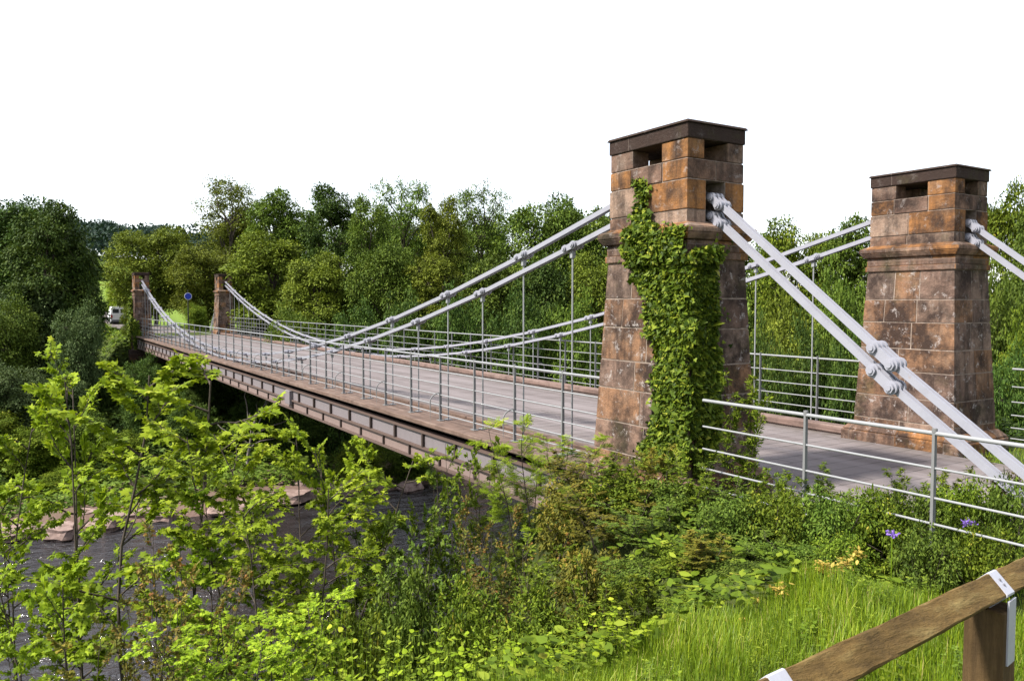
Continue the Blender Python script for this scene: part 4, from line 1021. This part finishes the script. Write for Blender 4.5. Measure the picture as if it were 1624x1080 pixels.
for (px, py, d, lab) in ((1535, 829, 6.1, 'larger purple bloom in the brambles at the right'), (1415, 846, 6.2, 'smaller purple bloom above the grass edge')):
    p = at(px, py, d); g0 = gz(p[0], p[1]); m = MB(); m.tube([(p[0], p[1], g0 - .05), p], .005, 4, False); n = 70
    q = p + rg.normal(0, 1, (n, 3)) * [.024, .024, .010]
    t = empty('flower', (p[0], p[1], g0), lab, 'flower', 'purple blooms in the brambles')
    for o in (m.build('stem', M['grass']), link('flower_head', leaf_mesh('flower_head', 'ovate', q, rg.normal(0, 1, (n, 3)), rg.normal(0, 1, (n, 3)), rg.uniform(.014, .028, n), rg.uniform(0, 1, n)), None, M['flower'])):
        o.parent = t; o.matrix_parent_inverse = Matrix.Translation((-p[0], -p[1], -g0))

# ------------------------------------------------------------------ ivy on the towers
def hitY(px, py, y0): r = ray(px, py); return CAM + r * (y0 - CAM[1]) / r[1]
def hitX(px, py, x0): r = ray(px, py); return CAM + r * (x0 - CAM[0]) / r[0]
def inside(poly, X, Z):
    c = np.zeros(len(X), bool); n = len(poly)
    for i in range(n):
        (x1, z1), (x2, z2) = poly[i], poly[(i + 1) % n]
        k = ((z1 > Z) != (z2 > Z)) & (X < (x2 - x1) * (Z - z1) / (z2 - z1 + 1e-9) + x1); c ^= k
    return c
def prof(z, lo, hi): return lo + (hi - lo) * np.clip(z / 2.8, 0, 1)
def ivy(polyA, polyB, n, seed, label, ox=0.0, mirror=1, big=1.0):
    """polyA lies on the side wall (x, z), polyB on the wall across the road direction (y, z), both in tower metres."""
    rg = np.random.default_rng(seed); P, D, N = [], [], []
    for poly, face in ((polyA, 'A'), (polyB, 'B')):
        if not poly: continue
        pa = np.array(poly); X = rg.uniform(pa[:, 0].min(), pa[:, 0].max(), n * 3); Z = rg.uniform(pa[:, 1].min(), pa[:, 1].max(), n * 3)
        jx = X + .05 * np.sin(Z * 9 + X * 4) + .03 * np.sin(Z * 23 + X * 9) + rg.normal(0, .05, len(X)); k = inside(poly, jx, Z)
        X, Z = X[k], Z[k]
        gap = np.sin(X * 11 + 3 * np.sin(Z * 5)) * np.sin(Z * 8 + 2 * np.cos(X * 7)); k = (gap > -.62) | (rg.uniform(0, 1, len(X)) < .35); X, Z = X[k], Z[k]
        up = Z > 3.2
        off = np.where(up, 0.0, 0) + rg.uniform(.008, .06, len(X)) * big ** 2 + .02 * (np.sin(X * 6) * np.sin(Z * 5) + .6) + np.where((Z > 2.78) & (Z < 3.22), .065, 0)
        if face == 'A':
            yy = np.where(up, .45, prof(Z, .61, .475)) + off; P.append(np.stack([X * mirror + ox, yy, Z], 1)); nn = np.array([0, 1., 0])
        else:
            xx = np.where(up, .685, prof(Z, .86, .725)) + off; P.append(np.stack([-xx * mirror + ox, X, Z], 1)); nn = np.array([-1. * mirror, 0, 0])
        m_ = len(X); D.append(rg.normal(0, .85, (m_, 3)) + [0, 0, -.7] + nn * .45); N.append(nn * .8 + [0, 0, .45] + rg.normal(0, .5, (m_, 3)))
    P, D, N = map(np.concatenate, (P, D, N)); m = MB()
    for k in range(70):                                          # loose shoots creeping out over the bare stone
        q = P[rg.integers(len(P))].copy(); nA = q[1] > .44 and abs(q[0] - ox) < .8; pts = [q]; hd = rg.uniform(0, 6.28)
        for _ in range(7):
            hd += rg.normal(0, .5); q = pts[-1] + np.array([math.cos(hd), 0, math.sin(hd)]) * .045 if nA else pts[-1] + np.array([0, math.cos(hd), math.sin(hd)]) * .045
            if nA: q[1] = float(np.where(q[2] > 3.2, .45, prof(q[2], .61, .475))) + .02 + (.09 if 2.78 < q[2] < 3.22 else 0)
            pts.append(q)
        m.tube(pts, .003, 3, False); pts = np.array(pts); P = np.vstack([P, pts]); nn = np.array([0, 1., 0]) if nA else np.array([-1. * mirror, 0, 0])
        D = np.vstack([D, rg.normal(0, .8, pts.shape) + [0, 0, -.5] + nn * .3]); N = np.vstack([N, nn + rg.normal(0, .35, pts.shape)])
    n = len(P)
    t = empty('ivy', (ox, .6, 0), label, 'ivy', 'ivy climbing the towers')
    for k in range(9):
        x = rg.uniform(-.55, -.2) * mirror; z = np.linspace(-.3, rg.uniform(1.8, 3.0), 9)
        m.tube(np.stack([ox + x + .06 * np.sin(z * 3 + k), prof(z, .61, .475) + .02, z], 1), np.linspace(.016, .005, 9), 5, False)
    fo = link('foliage', leaf_mesh('foliage', 'ivy', P, D, N, .046 * big * rg.lognormal(0, .32, n), np.clip(rg.beta(2, 2.2, n), 0, 1)), None, M['leaf_ivy'])
    for o in (fo, m.build('stem', M['bark'])): o.parent = t; o.matrix_parent_inverse = Matrix.Translation((-ox, -.6, 0))
A_px = [(1010, 283, .47), (1020, 283, .47), (1026, 330, .47), (1040, 366, .56), (1086, 356, .58), (1093, 400, .5), (1093, 740, .62), (1012, 742, .62), (1034, 690, .6), (1042, 640, .6), (1040, 580, .57), (1034, 520, .55), (1022, 470, .52), (1006, 425, .5), (994, 402, .5), (996, 385, .56), (1004, 360, .48), (1006, 335, .47), (1012, 325, .47)]
B_px = [(1093, 395), (1104, 402), (1116, 390), (1132, 390), (1134, 440), (1130, 520), (1137, 600), (1132, 660), (1122, 720), (1108, 752), (1093, 745)]
pA = [(lambda q: (q[0], q[2]))(hitY(a, b, y)) for a, b, y in A_px]
pB = [(lambda q: (q[1], q[2]))(hitX(a, b, -.78)) for a, b in B_px]
ivy(pA, pB, 9500, 51, 'thick glossy ivy climbing the near tower up to its small window')
ivy([(-.95, -1.8), (1.1, -1.8), (1.1, 1.2), (.8, 2.2), (.35, 2.75), (0, 2.3), (-.5, 1.6), (-.95, .9)], [(-.1, -1.5), (.62, -1.5), (.62, 1.3), (.35, .8)], 3200, 52, 'ivy covering the lower left of the distant tower', 53.0, 1, 2.0)
# ------------------------------------------------------------------ small things far off
p = at(298, 470, 62); m = MB()
t = empty('road_sign', (p[0], p[1], 0), 'round blue road sign on a dark pole between the two far towers', 'road sign')
def rs(m, nm, mat): o = m.build(nm, mat); o.parent = t; o.matrix_parent_inverse = Matrix.Translation((-p[0], -p[1], 0)); return o
m.tube([(p[0], p[1], -.3), (p[0], p[1], p[2] + .5)], .045, 8); rs(m, 'pole', M['black'])
m = MB(); m.tube([(p[0] - .05, p[1], p[2]), (p[0] - .09, p[1], p[2])], .28, 24); pl = rs(m, 'sign_plate', M['sign_white'])
m = MB(); m.tube([(p[0] - .091, p[1], p[2]), (p[0] - .10, p[1], p[2])], .245, 24); rs(m, 'sign_face', M['blue'])
p = at(190, 500, 82); vx, vy = p[0], p[1]; vz = gz(vx, vy) + .06
t = empty('van', (vx, vy, vz), 'small white van seen from behind on the road beyond the left far tower', 'van')
def vp(m, nm, mat, bev=0.0, par=None): o = m.build(nm, mat, None, bev); o.parent = par or t; o.matrix_parent_inverse = Matrix.Translation((-vx, -vy, -vz)) if par is None else Matrix.Identity(4); return o
m = MB(); m.frust((vx, vx + 3.6, vy - .85, vy + .85, vz + .28), (vx, vx + 3.6, vy - .85, vy + .85, vz + 1.05)); m.frust((vx, vx + 3.0, vy - .85, vy + .85, vz + 1.05), (vx + .12, vx + 2.4, vy - .72, vy + .72, vz + 1.85)); vp(m, 'body', M['render'])
m = MB(); m.box(vx - .06, vx + .05, vy - .82, vy + .82, vz + .27, vz + .5); vp(m, 'bumper', M['slate'], .03)
for sg in (-1, 1):
    m = MB(); m.box(vx + .02, vx + .05, *sorted((vy + sg * .08, vy + sg * .66)), vz + 1.15, vz + 1.6); vp(m, 'rear_window', M['glass'])
    m = MB(); m.box(vx - .02, vx + .03, *sorted((vy + sg * .68, vy + sg * .83)), vz + .7, vz + 1.0); vp(m, 'tail_light', M['tail'])
    for wx in (.65, 2.8): m = MB(); m.tube([(vx + wx, vy + sg * .70, vz + .3), (vx + wx, vy + sg * .88, vz + .3)], .3, 16); vp(m, 'wheel', M['black'])
# rocks along the far waterline
rg = np.random.default_rng(61)
for i in range(34):
    y = -10 + i * .72 + rg.uniform(-.4, .4); x = 28.9 + .5 * math.sin(y * .8) + rg.uniform(-.6, 1.6)
    me = bpy.data.meshes.new('rock'); import bmesh
    bm = bmesh.new(); bmesh.ops.create_icosphere(bm, subdivisions=3, radius=1)
    for v_ in bm.verts:
        c = v_.co; k = 1 + .22 * math.sin(c.x * 3 + i) * math.cos(c.y * 4 + i * 2) + .1 * math.sin(c.z * 9 + i) + rg.normal(0, .025)
        c *= k; c.z = max(-.5, min(c.z, .55 + .1 * c.x)) 
    bm.to_mesh(me); bm.free()
    o = link('rock', me, None, M['rock']); o.location = (x, y, RZ + .18 + rg.uniform(-.05, .12)); o.scale = (rg.uniform(.3, .8), rg.uniform(.4, 1.3), rg.uniform(.25, .6)); o.rotation_euler = (0, 0, rg.uniform(-.4, .4))
    tag(o, 'flat pinkish brown rock lying at the far waterline', 'rock', 'rocks along the far waterline')
